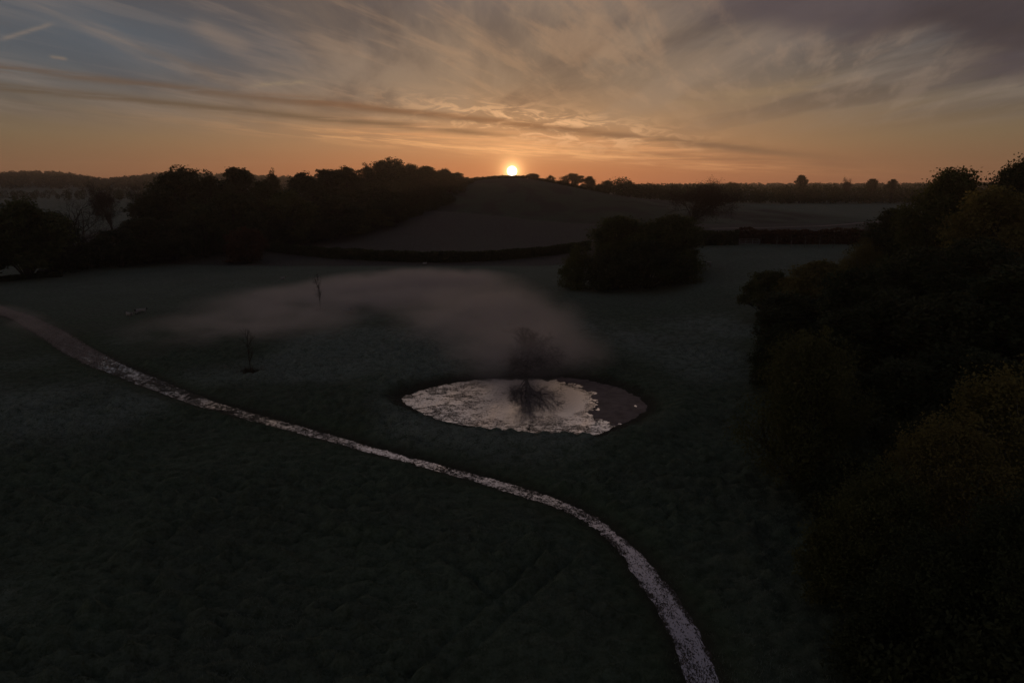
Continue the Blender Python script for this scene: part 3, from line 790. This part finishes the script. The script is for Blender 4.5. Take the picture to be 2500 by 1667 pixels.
# crest
for u, v, w, kd, lb in [
        (1163, 438, 16, 'shrub1', 'tiny round bush on the hill crest next to the wood'), (1184, 435, 16, 'shrub0', 'small bush on the crest between wood and sun'),
        (1209, 429, 16, 'round0', 'small round tree on the crest just before the rising sun'), (1229, 430, 20, 'shrub1', 'low bush on the crest touching the rising sun'),
        (1301, 424, 34, 'round1', 'low dome-shaped tree on the crest just past the sun'), (1344, 428, 24, 'feather', 'small ragged two-topped tree on the descending crest'),
        (1397, 424, 64, 'round2', 'broad open-crowned tree on the crest with sky showing through'), (1440, 431, 34, 'tall0', 'dense square-topped tree beside the broad open-crowned one'),
        (1462, 449, 16, 'shrub0', 'little bush in the dip after the square-topped tree'), (1484, 441, 36, 'round0', 'knobbly mid-sized tree where the crest runs down'),
        (1512, 452, 30, 'bare1', 'pale bare tree where the crest meets the far belt'), (1538, 450, 30, 'round1', 'rounded dark tree where the crest meets the far belt')]:
    tree_px(u, v, 540 + (u - 1250) * 0.05, w, kd, L_DARK, name='crest_tree', label=lb, group=G_C)
# belt trees beyond the right hand fields
for u, v, w, kd, lb in [
        (1957, 428, 30, 'lolly', 'lone round tree standing clear of the far hedgerow belt'), (2072, 433, 24, 'bare0', 'bare tree poking out of the far hedgerow belt'),
        (2130, 437, 28, 'lolly', 'small domed tree on top of the far hedgerow belt'), (2180, 438, 26, 'lolly', 'smaller flat tree on the far hedgerow belt near the wood'), (1790, 446, 44, 'round2', 'broad low tree at the far belt beyond the bare field tree')]:
    tree_px(u, v, 522, w, kd, L_DARK, name='belt_tree', label=lb, group='trees of the far belt')

# clump in mid field, bare field tree
CL = 'clump of trees in the pasture'
tree_px(1522, 530, 150, 200, 'big0', L_OLIVE, name='clump_tree', label='broad tree of the pasture clump on the side away from the gate', group=CL)
tree_px(1638, 527, 152, 190, 'big0', L_OLIVE, name='clump_tree', label='broad tree of the pasture clump beside the bare tree', group=CL)
tree_px(1585, 590, 143, 210, 'round2', L_DARK, name='clump_tree', label='lower dark tree in front of the pasture clump', group=CL)
tree_px(1500, 610, 144, 150, 'shrub0', L_DARK, name='clump_tree', label='low leafy tree filling the clump above the small grey shrub', group=CL)
tree_px(1660, 610, 146, 130, 'shrub1', L_OLIVE, name='clump_tree', label='low olive tree filling the clump side next to the gate', group=CL)
tree_px(1412, 600, 148, 100, 'shrub1', L_OLIVE, name='shrub', label='small pale shrub at the foot of the pasture clump', cat='shrub')
tree_px(1690, 440, 204, 150, 'bare0', name='bare_tree', label='large bare round-crowned tree behind the pasture clump')

# near wood
GRW = G_R
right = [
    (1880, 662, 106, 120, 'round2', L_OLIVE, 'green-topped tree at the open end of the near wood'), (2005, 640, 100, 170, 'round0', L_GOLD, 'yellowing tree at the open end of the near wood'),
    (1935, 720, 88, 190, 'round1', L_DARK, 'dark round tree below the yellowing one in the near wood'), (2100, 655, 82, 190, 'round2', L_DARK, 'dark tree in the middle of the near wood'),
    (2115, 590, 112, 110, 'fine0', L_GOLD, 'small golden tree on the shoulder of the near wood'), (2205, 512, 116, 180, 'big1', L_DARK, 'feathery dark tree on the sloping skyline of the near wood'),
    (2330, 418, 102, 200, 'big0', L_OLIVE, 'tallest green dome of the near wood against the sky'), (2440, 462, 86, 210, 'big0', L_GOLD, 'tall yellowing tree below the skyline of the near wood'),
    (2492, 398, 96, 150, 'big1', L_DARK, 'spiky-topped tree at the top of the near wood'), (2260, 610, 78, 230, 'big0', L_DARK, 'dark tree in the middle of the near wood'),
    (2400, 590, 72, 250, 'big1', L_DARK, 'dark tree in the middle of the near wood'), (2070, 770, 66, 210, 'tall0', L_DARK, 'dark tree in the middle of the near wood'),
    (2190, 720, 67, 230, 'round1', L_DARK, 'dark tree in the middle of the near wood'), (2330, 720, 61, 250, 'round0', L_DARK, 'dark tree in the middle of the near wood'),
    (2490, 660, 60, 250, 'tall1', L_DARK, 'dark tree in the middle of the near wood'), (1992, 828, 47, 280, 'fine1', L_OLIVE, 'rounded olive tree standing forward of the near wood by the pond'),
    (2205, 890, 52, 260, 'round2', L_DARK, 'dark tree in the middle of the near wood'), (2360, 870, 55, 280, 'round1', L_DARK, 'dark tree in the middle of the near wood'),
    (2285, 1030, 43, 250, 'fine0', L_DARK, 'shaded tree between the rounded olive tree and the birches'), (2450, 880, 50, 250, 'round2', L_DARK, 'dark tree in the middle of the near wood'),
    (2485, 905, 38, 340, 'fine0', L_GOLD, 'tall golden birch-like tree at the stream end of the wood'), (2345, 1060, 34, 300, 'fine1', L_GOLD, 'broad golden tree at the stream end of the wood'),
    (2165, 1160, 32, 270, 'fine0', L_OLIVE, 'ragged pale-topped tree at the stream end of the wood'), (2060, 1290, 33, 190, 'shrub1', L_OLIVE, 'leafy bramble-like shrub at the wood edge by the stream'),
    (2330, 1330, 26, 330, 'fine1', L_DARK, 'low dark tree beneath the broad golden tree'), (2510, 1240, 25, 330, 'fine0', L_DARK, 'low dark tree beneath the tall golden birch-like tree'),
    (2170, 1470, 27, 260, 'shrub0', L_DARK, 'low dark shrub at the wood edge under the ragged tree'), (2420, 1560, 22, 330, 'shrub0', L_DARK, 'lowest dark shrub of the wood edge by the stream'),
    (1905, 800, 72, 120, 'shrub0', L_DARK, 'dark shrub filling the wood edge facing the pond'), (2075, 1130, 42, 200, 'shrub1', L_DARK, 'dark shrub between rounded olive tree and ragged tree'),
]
dk = 'dark tree in the middle of the near wood'
drank = {r[:3]: ORD[i] for i, r in enumerate(sorted([r for r in right if r[6] == dk], key=lambda r: r[2]))}
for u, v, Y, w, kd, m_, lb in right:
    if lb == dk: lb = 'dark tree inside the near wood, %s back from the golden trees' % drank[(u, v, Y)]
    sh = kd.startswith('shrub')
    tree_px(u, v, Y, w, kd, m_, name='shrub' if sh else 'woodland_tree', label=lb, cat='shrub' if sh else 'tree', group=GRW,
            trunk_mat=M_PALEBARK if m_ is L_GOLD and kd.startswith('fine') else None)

# pond tree and saplings
q = flat_hit(1288, 918, 0.0); plant('pondtree', q[0], q[1] + 0.6, 5.9, 6.4, name='pond_tree', label='small twiggy tree on the misty far bank of the pond')
for u, v, hgt, lb in [(612, 917, 5.6, 'lone bare sapling in open pasture with a dark tuft at its foot'), (782, 760, 7.0, 'faint slender sapling standing in the mist')]:
    q = ray(u, v)
    t = plant('slim0', q[0], q[1], hgt, hgt * 0.28, name='sapling', label=lb)
    n = 900; a = RNG.uniform(0, 6.28, n); r_ = np.abs(RNG.normal(0, 0.45, n)); zx = q[0] + np.cos(a) * r_ * 1.5; zy = q[1] + np.sin(a) * r_
    zb = ghv(zx, zy) - 0.04
    o = blades('grass_tuft', zx, zy, zb, 0.45, 0.03, 0.6, M_WEED)
    o.parent = t; o.matrix_parent_inverse = Matrix.LocRotScale(t.location, t.rotation_euler, t.scale).inverted()

# ------------------------------------------------------------------ hedges
def hedge(pts, hgt, wid, m, label, name='hedge', step=0.3, leaf=0.24, per=40, jag=0.12):
    P = resample(np.array(pts)[:, :2], step); T = np.gradient(P, axis=0); T /= np.linalg.norm(T, axis=1)[:, None]; N = np.stack([-T[:, 1], T[:, 0]], 1)
    base = ghv(P[:, 0], P[:, 1]); tv = 1 + jag * (fbm(np.arange(len(P)) * 0.09, np.zeros(len(P)), 3, 140) - 0.5) * 2
    C = []
    for i in range(len(P)):
        H_ = hgt * tv[i]
        a = RNG.uniform(-1, 1, per); b = RNG.random(per) ** 0.8
        edge = RNG.random(per) < 0.65
        b = np.where(edge & (RNG.random(per) < 0.5), RNG.uniform(0.85, 1.04, per), b); a = np.where(edge & (b < 0.85), np.sign(a) * RNG.uniform(0.8, 1.05, per), a)
        bulge = wid / 2 * (0.8 + 0.25 * np.sin(np.pi * b))
        C.append(np.stack([P[i, 0] + N[i, 0] * a * bulge + RNG.normal(0, .15, per), P[i, 1] + N[i, 1] * a * bulge + RNG.normal(0, .15, per), base[i] + 0.05 + b * H_], 1))
    C = np.concatenate(C); c0 = P[len(P) // 2]; z0 = base[len(P) // 2]
    t = thing(name, (c0[0], c0[1], z0), label, 'hedge')
    org = np.array([c0[0], c0[1], z0])
    V, Fq = leaf_quads(C - org, leaf, RNG); link('foliage', mesh_from('foliage', V, Fq, [m]), t)
    g = Geo()                                                                     # woody core: stems and a dense inner thicket
    for i in range(0, len(P), 3):
        p0 = np.array([P[i, 0], P[i, 1], base[i] - 0.15]) - org
        for _ in range(2):
            e = p0 + np.array([RNG.normal(0, .5), RNG.normal(0, .5), hgt * tv[i] * RNG.uniform(.6, .92)])
            g.add(*tube(bezier(p0, (p0 + e) / 2 + RNG.normal(0, .2, 3), e, 4), [0.06, 0.05, 0.04, 0.02], 4))
    link('stems', g.mesh('stems', [M_BARK]), t, kind='stuff')
    V2, F2 = leaf_quads(np.concatenate([C[::2] * 0 + np.stack([np.repeat(P[:, 0], per)[::2], np.repeat(P[:, 1], per)[::2], np.repeat(base, per)[::2] + RNG.random(len(C[::2])) * hgt * 0.85], 1)]) - org, leaf * 2.4, RNG)
    link('inner_thicket', mesh_from('inner_thicket', V2, F2, [m]), t)
    return t
hp = [ray(u, v) for u, v in [(640, 612), (720, 622), (800, 630), (900, 636), (1000, 640), (1100, 641), (1200, 637), (1300, 628), (1390, 618), (1440, 612)]]
hedge(hp, 3.0, 2.2, L_DARK, 'long dark trimmed hedge along the foot of the hill field')
hp = [ray(u, v) for u, v in [(1700, 600), (1760, 599), (1800, 598)]]
hedge(hp, 3.6, 2.2, L_DARK, 'short dark hedge between the bare tree and the gate')
hp = [ray(u, v) for u, v in [(1800, 596), (1860, 597), (1900, 598), (1960, 598), (2020, 598), (2090, 598), (2150, 598), (2220, 600)]]
hedge([np.array([p[0], p[1] + 1.6, p[2]]) for p in hp], 3.6, 2.2, L_RUSS, 'reddish hedge behind the gate running to the near wood', jag=0.3)
hp = [ray(u, v) for u, v in [(-60, 694), (0, 688), (60, 682), (110, 678), (150, 676)]]
hedge(hp, 1.2, 1.3, L_DARK, 'low dark hedge under the trees by the parked car', leaf=0.18)

hp = []
for u in range(1140, 1500, 20):
    Y = 538.0; x = (u - CX) / F * Y
    hp.append(np.array([x, Y, 0.0]))
hedge(hp, 1.9, 2.0, L_DARK, 'ragged low hedge running along the hill crest', step=0.8, leaf=0.45, per=26, jag=0.7)

# ------------------------------------------------------------------ gate
def box_mesh(name, boxes, m, bev=0.0):
    bm = bmesh.new()
    for (cx0, cy0, cz0, sx0, sy0, sz0) in boxes:
        r = bmesh.ops.create_cube(bm, size=1.0, matrix=Matrix.Translation((cx0, cy0, cz0)) @ Matrix.Diagonal((sx0, sy0, sz0, 1)))
    if bev: bmesh.ops.bevel(bm, geom=bm.edges[:], offset=bev, segments=1, affect='EDGES')
    me = bpy.data.meshes.new(name); bm.to_mesh(me); bm.free(); me.materials.append(m)
    return me
qa, qb = ray(1803, 598), ray(1853, 598); qc = (qa + qb) / 2; W_ = np.linalg.norm(qb[:2] - qa[:2]); gz = gh(qc[0], qc[1])
gt = thing('field_gate', (qc[0], qc[1] - 0.3, gz), 'pale steel field gate set in the reddish hedge', 'gate', rz=math.atan2(qb[1] - qa[1], qb[0] - qa[0]))
for i, zz in enumerate((0.25, 0.5, 0.78, 1.08, 1.45)):
    link('rail', box_mesh('rail', [(0, 0, zz, W_ - 0.2, 0.05, 0.05)], M_STEEL), gt)
for xx in (-W_ / 2 + 0.1, -W_ / 6, W_ / 6, W_ / 2 - 0.1):
    link('upright', box_mesh('upright', [(xx, 0.003, 0.85, 0.055, 0.058, 1.26)], M_STEEL), gt)
for sgn in (-1, 1):
    link('gate_post', box_mesh('gate_post', [(sgn * (W_ / 2 + 0.12), 0, 0.75, 0.2, 0.2, 1.9)], M_WOOD, 0.02), gt)

# staked saplings in front of the far hedge
for iu, u in enumerate((1896, 1931, 1965, 2000, 2035)):
    q = ray(u, 606); z = gh(q[0], q[1])
    t = plant('slim1', q[0], q[1], 3.6, 1.0, name='sapling', label='staked spindly young tree, %s from the gate before the reddish hedge' % ORD[iu], group='staked saplings before the hedge', trunk_mat=M_PALEBARK)
    sx_ = t.scale
    st = link('stake', box_mesh('stake', [(0.25, 0, 0.45, 0.07, 0.07, 1.3)], M_WOOD), t)
    st.scale = (1 / sx_[0], 1 / sx_[1], 1 / sx_[2])

# leaning post by the car
q = ray(84, 680); pst = thing('fence_post', (q[0], q[1], gh(q[0], q[1])), 'leaning timber post in the gap beside the parked car', 'post')
o = link('post', box_mesh('post', [(0, 0, 0.9, 0.16, 0.16, 2.2)], M_WOOD, 0.02), pst); o.rotation_euler = (0, -0.12, 0)

# farm track beyond the hedge
tp = resample([ray(u, v) for u, v in [(1735, 559), (1800, 557.5), (1900, 556), (2000, 553), (2060, 549), (2130, 543), (2200, 536)]], 1.5)
T = np.gradient(tp[:, :2], axis=0); T /= np.linalg.norm(T, axis=1)[:, None]; N = np.stack([-T[:, 1], T[:, 0]], 1)
tr = []
for kf in (-1, -0.3, 0.3, 1):
    p = tp[:, :2] + N * kf * 1.3; tr.append(np.stack([p[:, 0], p[:, 1], base_h(p[:, 0], p[:, 1]) + 0.12], 1))
tr = np.stack(tr, 1); ii = np.arange(len(tp) * 4).reshape(-1, 4)
link('farm_track', mesh_from('farm_track', tr.reshape(-1, 3), np.stack([ii[:-1, :-1], ii[:-1, 1:], ii[1:, 1:], ii[1:, :-1]], -1).reshape(-1, 4), [M_TRACK], True), kind='structure', label='pale farm track crossing beyond the reddish hedge', category='track')

# ------------------------------------------------------------------ car
def make_car(loc, rz):
    t = thing('parked_car', loc, 'dark estate car parked under the trees at the pasture edge', 'car', rz=rz)
    prof = [(-2.2, .35), (-2.25, .75), (-2.15, 1.0), (-1.75, 1.45), (-1.5, 1.5), (0.35, 1.5), (0.6, 1.44), (1.15, 1.02), (1.95, .9), (2.2, .72), (2.22, .4), (1.8, .3), (-1.8, .3)]
    bm = bmesh.new(); rings = []
    for yy, ins in ((-.86, .10), (-.80, 0), (.80, 0), (.86, .10)):
        rings.append([bm.verts.new((px * (1 - ins * .12), yy * (0.86 if pz > 1.1 else 1), pz - (ins * .3 if pz > 1.2 else 0))) for px, pz in prof])
    for a, b in zip(rings[:-1], rings[1:]):
        for i in range(len(prof)):
            j = (i + 1) % len(prof); bm.faces.new((a[i], a[j], b[j], b[i]))
    bm.faces.new(rings[0]); bm.faces.new(rings[-1][::-1])
    bmesh.ops.recalc_face_normals(bm, faces=bm.faces[:])
    me = bpy.data.meshes.new('body'); bm.to_mesh(me); bm.free(); me.materials.append(M_PAINT)
    body = link('body', me, t)
    for sgn in (-1, 1):
        for x0, x1 in ((-1.7, -.75), (-.68, .1), (.17, .8)):
            top = 1.40; xa, xb = (x0 + .25 if x0 < -1.5 else x0), (x1 - .4 if x1 > .7 else x1)
            V = [(x0, sgn * .815, 1.03), (x1, sgn * .815, 1.03), (xb, sgn * .735, top), (xa, sgn * .735, top)]
            V = np.array(V + [(a, b + sgn * .03, c) for a, b, c in V])
            link('side_window', mesh_from('side_window', V, np.array([[0, 1, 2, 3], [4, 5, 6, 7], [0, 1, 5, 4], [1, 2, 6, 5], [2, 3, 7, 6], [3, 0, 4, 7]]), [M_GLASS]), t)
        link('roof_rail', box_mesh('roof_rail', [(-.55, sgn * .6, 1.54, 1.8, .04, .05)], M_CHROME), t)
        for xx in (-1.35, 1.4):
            bm = bmesh.new()
            bmesh.ops.create_cone(bm, cap_ends=True, segments=20, radius1=.33, radius2=.33, depth=.22, matrix=Matrix.Translation((xx, sgn * .78, .33)) @ Matrix.Rotation(math.pi / 2, 4, 'X'))
            me = bpy.data.meshes.new('tyre'); bm.to_mesh(me); bm.free(); me.materials.append(M_TYRE)
            wh = link('wheel', me, t)
            bm = bmesh.new()
            bmesh.ops.create_cone(bm, cap_ends=True, segments=14, radius1=.2, radius2=.18, depth=.23, matrix=Matrix.Translation((xx, sgn * .785, .33)) @ Matrix.Rotation(math.pi / 2, 4, 'X'))
            me = bpy.data.meshes.new('rim'); bm.to_mesh(me); bm.free(); me.materials.append(M_STEEL); link('rim', me, wh)
        link('headlight', box_mesh('headlight', [(2.13, sgn * .6, .72, .16, .3, .14)], M_GLASS, .02), t)
    for nm, V in (('windscreen', [(.64, -.68, 1.45), (.64, .68, 1.45), (1.2, .76, 1.05), (1.2, -.76, 1.05)]), ('rear_window', [(-1.74, -.66, 1.45), (-1.74, .66, 1.45), (-2.12, .74, 1.06), (-2.12, -.74, 1.06)])):
        V = np.array(V) + (np.array([.015, 0, .02]) if nm == 'windscreen' else np.array([-.02, 0, .01]))
        V = np.vstack([V, V - np.array([0, 0, .03])])
        link(nm, mesh_from(nm, V, np.array([[0, 1, 2, 3], [4, 5, 6, 7], [0, 1, 5, 4], [1, 2, 6, 5], [2, 3, 7, 6], [3, 0, 4, 7]]), [M_GLASS]), t)
q = ray(117, 672)
make_car((q[0], q[1], gh(q[0], q[1]) + 0.02), 0.15)

# ------------------------------------------------------------------ sheep
def sheep_mesh(lying, seed):
    rng = random.Random(seed)
    z = 0.36 if lying else 0.62
    V = [(-.48, 0, z + .02, .20), (-.22, 0, z + .04, .27), (.10, 0, z + .03, .28), (.38, 0, z + .05, .22), (.56, 0, z + .20, .13), (.68, 0, z + .30, .10), (.80, .0, z + .24, .065), (.90, 0, z + .17, .045),
         (-.58, 0, z - .02, .07), (-.62, 0, z - .16, .03)]
    E_ = [(0, 1), (1, 2), (2, 3), (3, 4), (4, 5), (5, 6), (6, 7), (0, 8), (8, 9)]
    for sy in (-1, 1):
        k0 = len(V); V += [(.66, sy * .10, z + .36, .035), (.63, sy * .19, z + .33, .025)]; E_ += [(5, k0), (k0, k0 + 1)]
        for par, xx in ((3, .34), (0, -.42)):
            k0 = len(V)
            if lying: V += [(xx + .04, sy * .16, z - .14, .09), (xx + .16, sy * .20, z - .27, .05), (xx + .02, sy * .20, z - .31, .035)]
            else: V += [(xx + .01, sy * .13, z - .22, .085), (xx + rng.uniform(-.05, .05), sy * .13, z - .42, .045), (xx + .02, sy * .13, z - .60, .04)]
            E_ += [(par, k0), (k0, k0 + 1), (k0 + 1, k0 + 2)]
    me = bpy.data.meshes.new('sheep_body'); me.from_pydata([v[:3] for v in V], E_, [])
    o = bpy.data.objects.new('tmp', me); COL.objects.link(o)
    md = o.modifiers.new('s', 'SKIN'); sd = me.skin_vertices[0].data
    for i, v in enumerate(V): sd[i].radius = (v[3], v[3])
    sd[1].use_root = True
    o.modifiers.new('d', 'SUBSURF').levels = 2
    dg = bpy.context.evaluated_depsgraph_get()
    out = bpy.data.meshes.new_from_object(o.evaluated_get(dg)); bpy.data.objects.remove(o)
    out.materials.clear(); out.materials.append(M_FLEECE); out.materials.append(M_FACE)
    for p in out.polygons:
        c = p.center
        p.material_index = 1 if (c.x > .62 or (not lying and c.z < .34)) else 0
        p.use_smooth = True
    out.name = 'sheep'
    return out
SH = {True: sheep_mesh(True, 1), False: sheep_mesh(False, 2)}
for u, v, ly, rz, lb in [(348, 762, True, 0.3, 'pale sheep lying with its back to the misty pasture'), (335, 768, False, -1.5, 'dark-faced sheep standing and facing the stream'), (316, 771, True, 2.9, 'greyer sheep lying beside the two pale ones'),
                         (775, 686, False, 0.4, 'pale sheep grazing alone just above the mist'), (676, 751, False, 2.6, 'sheep at the thin edge of the mist near the slender sapling'),
                         (847, 763, True, 0.2, 'sheep lying deep in the mist beside another'), (855, 768, False, 2.2, 'sheep standing deep in the mist beside another'),
                         (690, 683, True, 0.9, 'sheep lying on the dark grass below the wood'), (622, 725, True, 3.5, 'dull sheep lying between wood and mist'),
                         (1037, 648, False, 0.1, 'sheep standing close to the long trimmed hedge'), (1730, 646, True, 3.0, 'sheep lying on the grass near the pasture clump')]:
    q = ray(u, v)
    o = link('sheep', SH[ly], None, label=lb, category='sheep', group='sheep scattered over the pasture')
    o.location = (q[0], q[1], gh(q[0], q[1]) - 0.02); o.rotation_euler = (0, 0, rz)

# ------------------------------------------------------------------ far woods (read as one mass)
def far_wood(name, label, us, Ys, hgt, n, qsize, per, m=L_DARK):
    C = []
    for _ in range(n):
        u = random.uniform(*us); Y = random.uniform(*Ys)
        x = (u - CX) / F * Y * 1.02; z = float(base_h(x, Y)); H_ = hgt * random.uniform(0.65, 1.1); r = H_ * random.uniform(0.32, 0.5)
        a = RNG.normal(0, 1, (per, 3)); a /= np.linalg.norm(a, axis=1)[:, None]; a *= RNG.uniform(0.65, 1.0, (per, 1))
        a[:, 2] = np.where(a[:, 2] < 0, a[:, 2] * 1.0, a[:, 2])
        C.append(np.stack([x + a[:, 0] * r, Y + a[:, 1] * r, z + H_ * 0.5 + a[:, 2] * H_ * 0.5], 1))
    V, Fq = leaf_quads(np.concatenate(C), qsize, RNG)
    return link(name, mesh_from(name, V, Fq, [m]), kind='stuff', label=label, category='wood')
far_wood('far_belt', 'hazy belt of trees closing the far fields', (1490, 2420), (500, 575), 13.0, 420, 0.7, 150)
far_wood('far_ridge_wood', 'wooded ridge fading into the haze beyond the pasture wood', (-250, 1050), (1000, 1420), 13.0, 1700, 1.5, 60)
far_wood('far_ridge_wood', 'low wooded horizon beyond the far belt', (1350, 2800), (1100, 1420), 12.0, 1500, 1.5, 60)
far_wood('far_copse', 'hazy copses among the fields below the wooded ridge', (-200, 420), (560, 900), 9.0, 70, 0.55, 220)
# brambles and saplings under the wood, all one dark mass
C = []
for _ in range(420):
    u = random.uniform(130, 1140); Y = float(np.interp(u, fr_u, fr_Y)) + 2 + random.random() ** 1.5 * 30
    x = (u - CX) / F * Y * 1.02; z = float(base_h(x, Y)); H_ = random.uniform(2.5, 6.0); r = H_ * random.uniform(0.4, 0.7)
    a = RNG.normal(0, 1, (170, 3)); a /= np.linalg.norm(a, axis=1)[:, None]; a *= RNG.uniform(0.6, 1.0, (170, 1))
    C.append(np.stack([x + a[:, 0] * r, Y + a[:, 1] * r, z + H_ * 0.46 + a[:, 2] * H_ * 0.5], 1))
V, Fq = leaf_quads(np.concatenate(C), 0.32, RNG)
link('undergrowth', mesh_from('undergrowth', V, Fq, [L_DARK]), kind='stuff', label='dark undergrowth beneath the woods beyond the pasture', category='undergrowth')

# ------------------------------------------------------------------ mist over the pasture
def mist(label, c, size, dens, rz=0.0, nscale=0.11, thr=(0.28, 0.68), tint=(1.0, 0.945, 0.925)):
    m, out = mat('mist'); S.nt = m.node_tree
    oc = objco(); x, y, z = sep(oc)
    r2 = x * x + y * y + z * z
    fall = S.m('MAXIMUM', 1.0 - r2, 0.0)
    fall = fall * fall
    nv = vec(x * float(size[0]), y * float(size[1]), z * float(size[2]) * 2.5)
    d = fall * sm(noise(nv, nscale, 3.0, 0.55), *thr) * dens
    v = S.nt.nodes.new('ShaderNodeVolumePrincipled'); v.inputs['Color'].default_value = tint + (1,)
    S.put(v.inputs['Density'], d); v.inputs['Anisotropy'].default_value = 0.62
    S.nt.links.new(v.outputs[0], out.inputs['Volume'])
    bm = bmesh.new(); bmesh.ops.create_icosphere(bm, subdivisions=3, radius=1.0)
    me = bpy.data.meshes.new('mist'); bm.to_mesh(me); bm.free(); me.materials.append(m)
    o = link('mist', me, kind='stuff', label=label, category='mist')
    o.location = c; o.scale = size; o.rotation_euler = (0, 0, rz)
    return o
def gp(u, v):
    q = ray(u, v); return q
a = gp(900, 735); mist('long bank of mist lying over the pasture', (a[0], a[1], a[2] + 0.6), (37, 25, 3.4), 0.42, 0.35)
a = gp(1010, 705); mist('denser crest of the mist bank near the hedge', (a[0], a[1], a[2] + 1.0), (28, 15, 3.8), 0.66, 0.25)
a = gp(620, 800); mist('thin tail of mist behind the lone sapling', (a[0], a[1], a[2] + 0.4), (22, 18, 2.8), 0.30, 0.3)
a = gp(1190, 810); mist('wreath of mist rising behind the pond', (a[0], a[1], a[2] + 1.5), (17, 18, 7.0), 0.38, 0.0, 0.12)
a = gp(1275, 900); mist('smoky mist drifting round the pond tree', (a[0], a[1] , a[2] + 1.6), (13, 11, 6.2), 0.42, 0.0, 0.14)
q = flat_hit(1288, 918, 0.0)
mist('veil of mist hanging in front of the pond tree', (q[0] - 0.5, q[1] - 4.0, 5.2), (10, 5.5, 3.6), 0.15, 0.0, 0.16, (0.2, 0.7))
mist('wisp of mist over the far reach of the stream', (-82.0, 112.0, 0.5), (30, 4.5, 0.9), 0.16, 2.41, 0.12)

# ------------------------------------------------------------------ haze
m, out = mat('haze')
v = S.nt.nodes.new('ShaderNodeVolumePrincipled'); v.inputs['Color'].default_value = (0.95, 0.90, 0.92, 1); v.inputs['Density'].default_value = 0.00013; v.inputs['Anisotropy'].default_value = 0.55
S.nt.links.new(v.outputs[0], out.inputs['Volume'])
x0, x1, y0, y1 = GX.min() - 20, GX.max() + 20, GY.min() - 20, GY.max() + 20
zl, zh = HH.min() - 1.0, 92.0
link('haze', box_mesh('haze', [((x0 + x1) / 2, (y0 + y1) / 2, (zl + zh) / 2, x1 - x0, y1 - y0, zh - zl)], m), kind='stuff', label='thin dawn haze filling the valley', category='haze')
print('TERRAIN', HH.shape, HH.min(), HH.max(), 'tris', sum(len(o.data.polygons) for o in bpy.data.objects if o.type == 'MESH'))
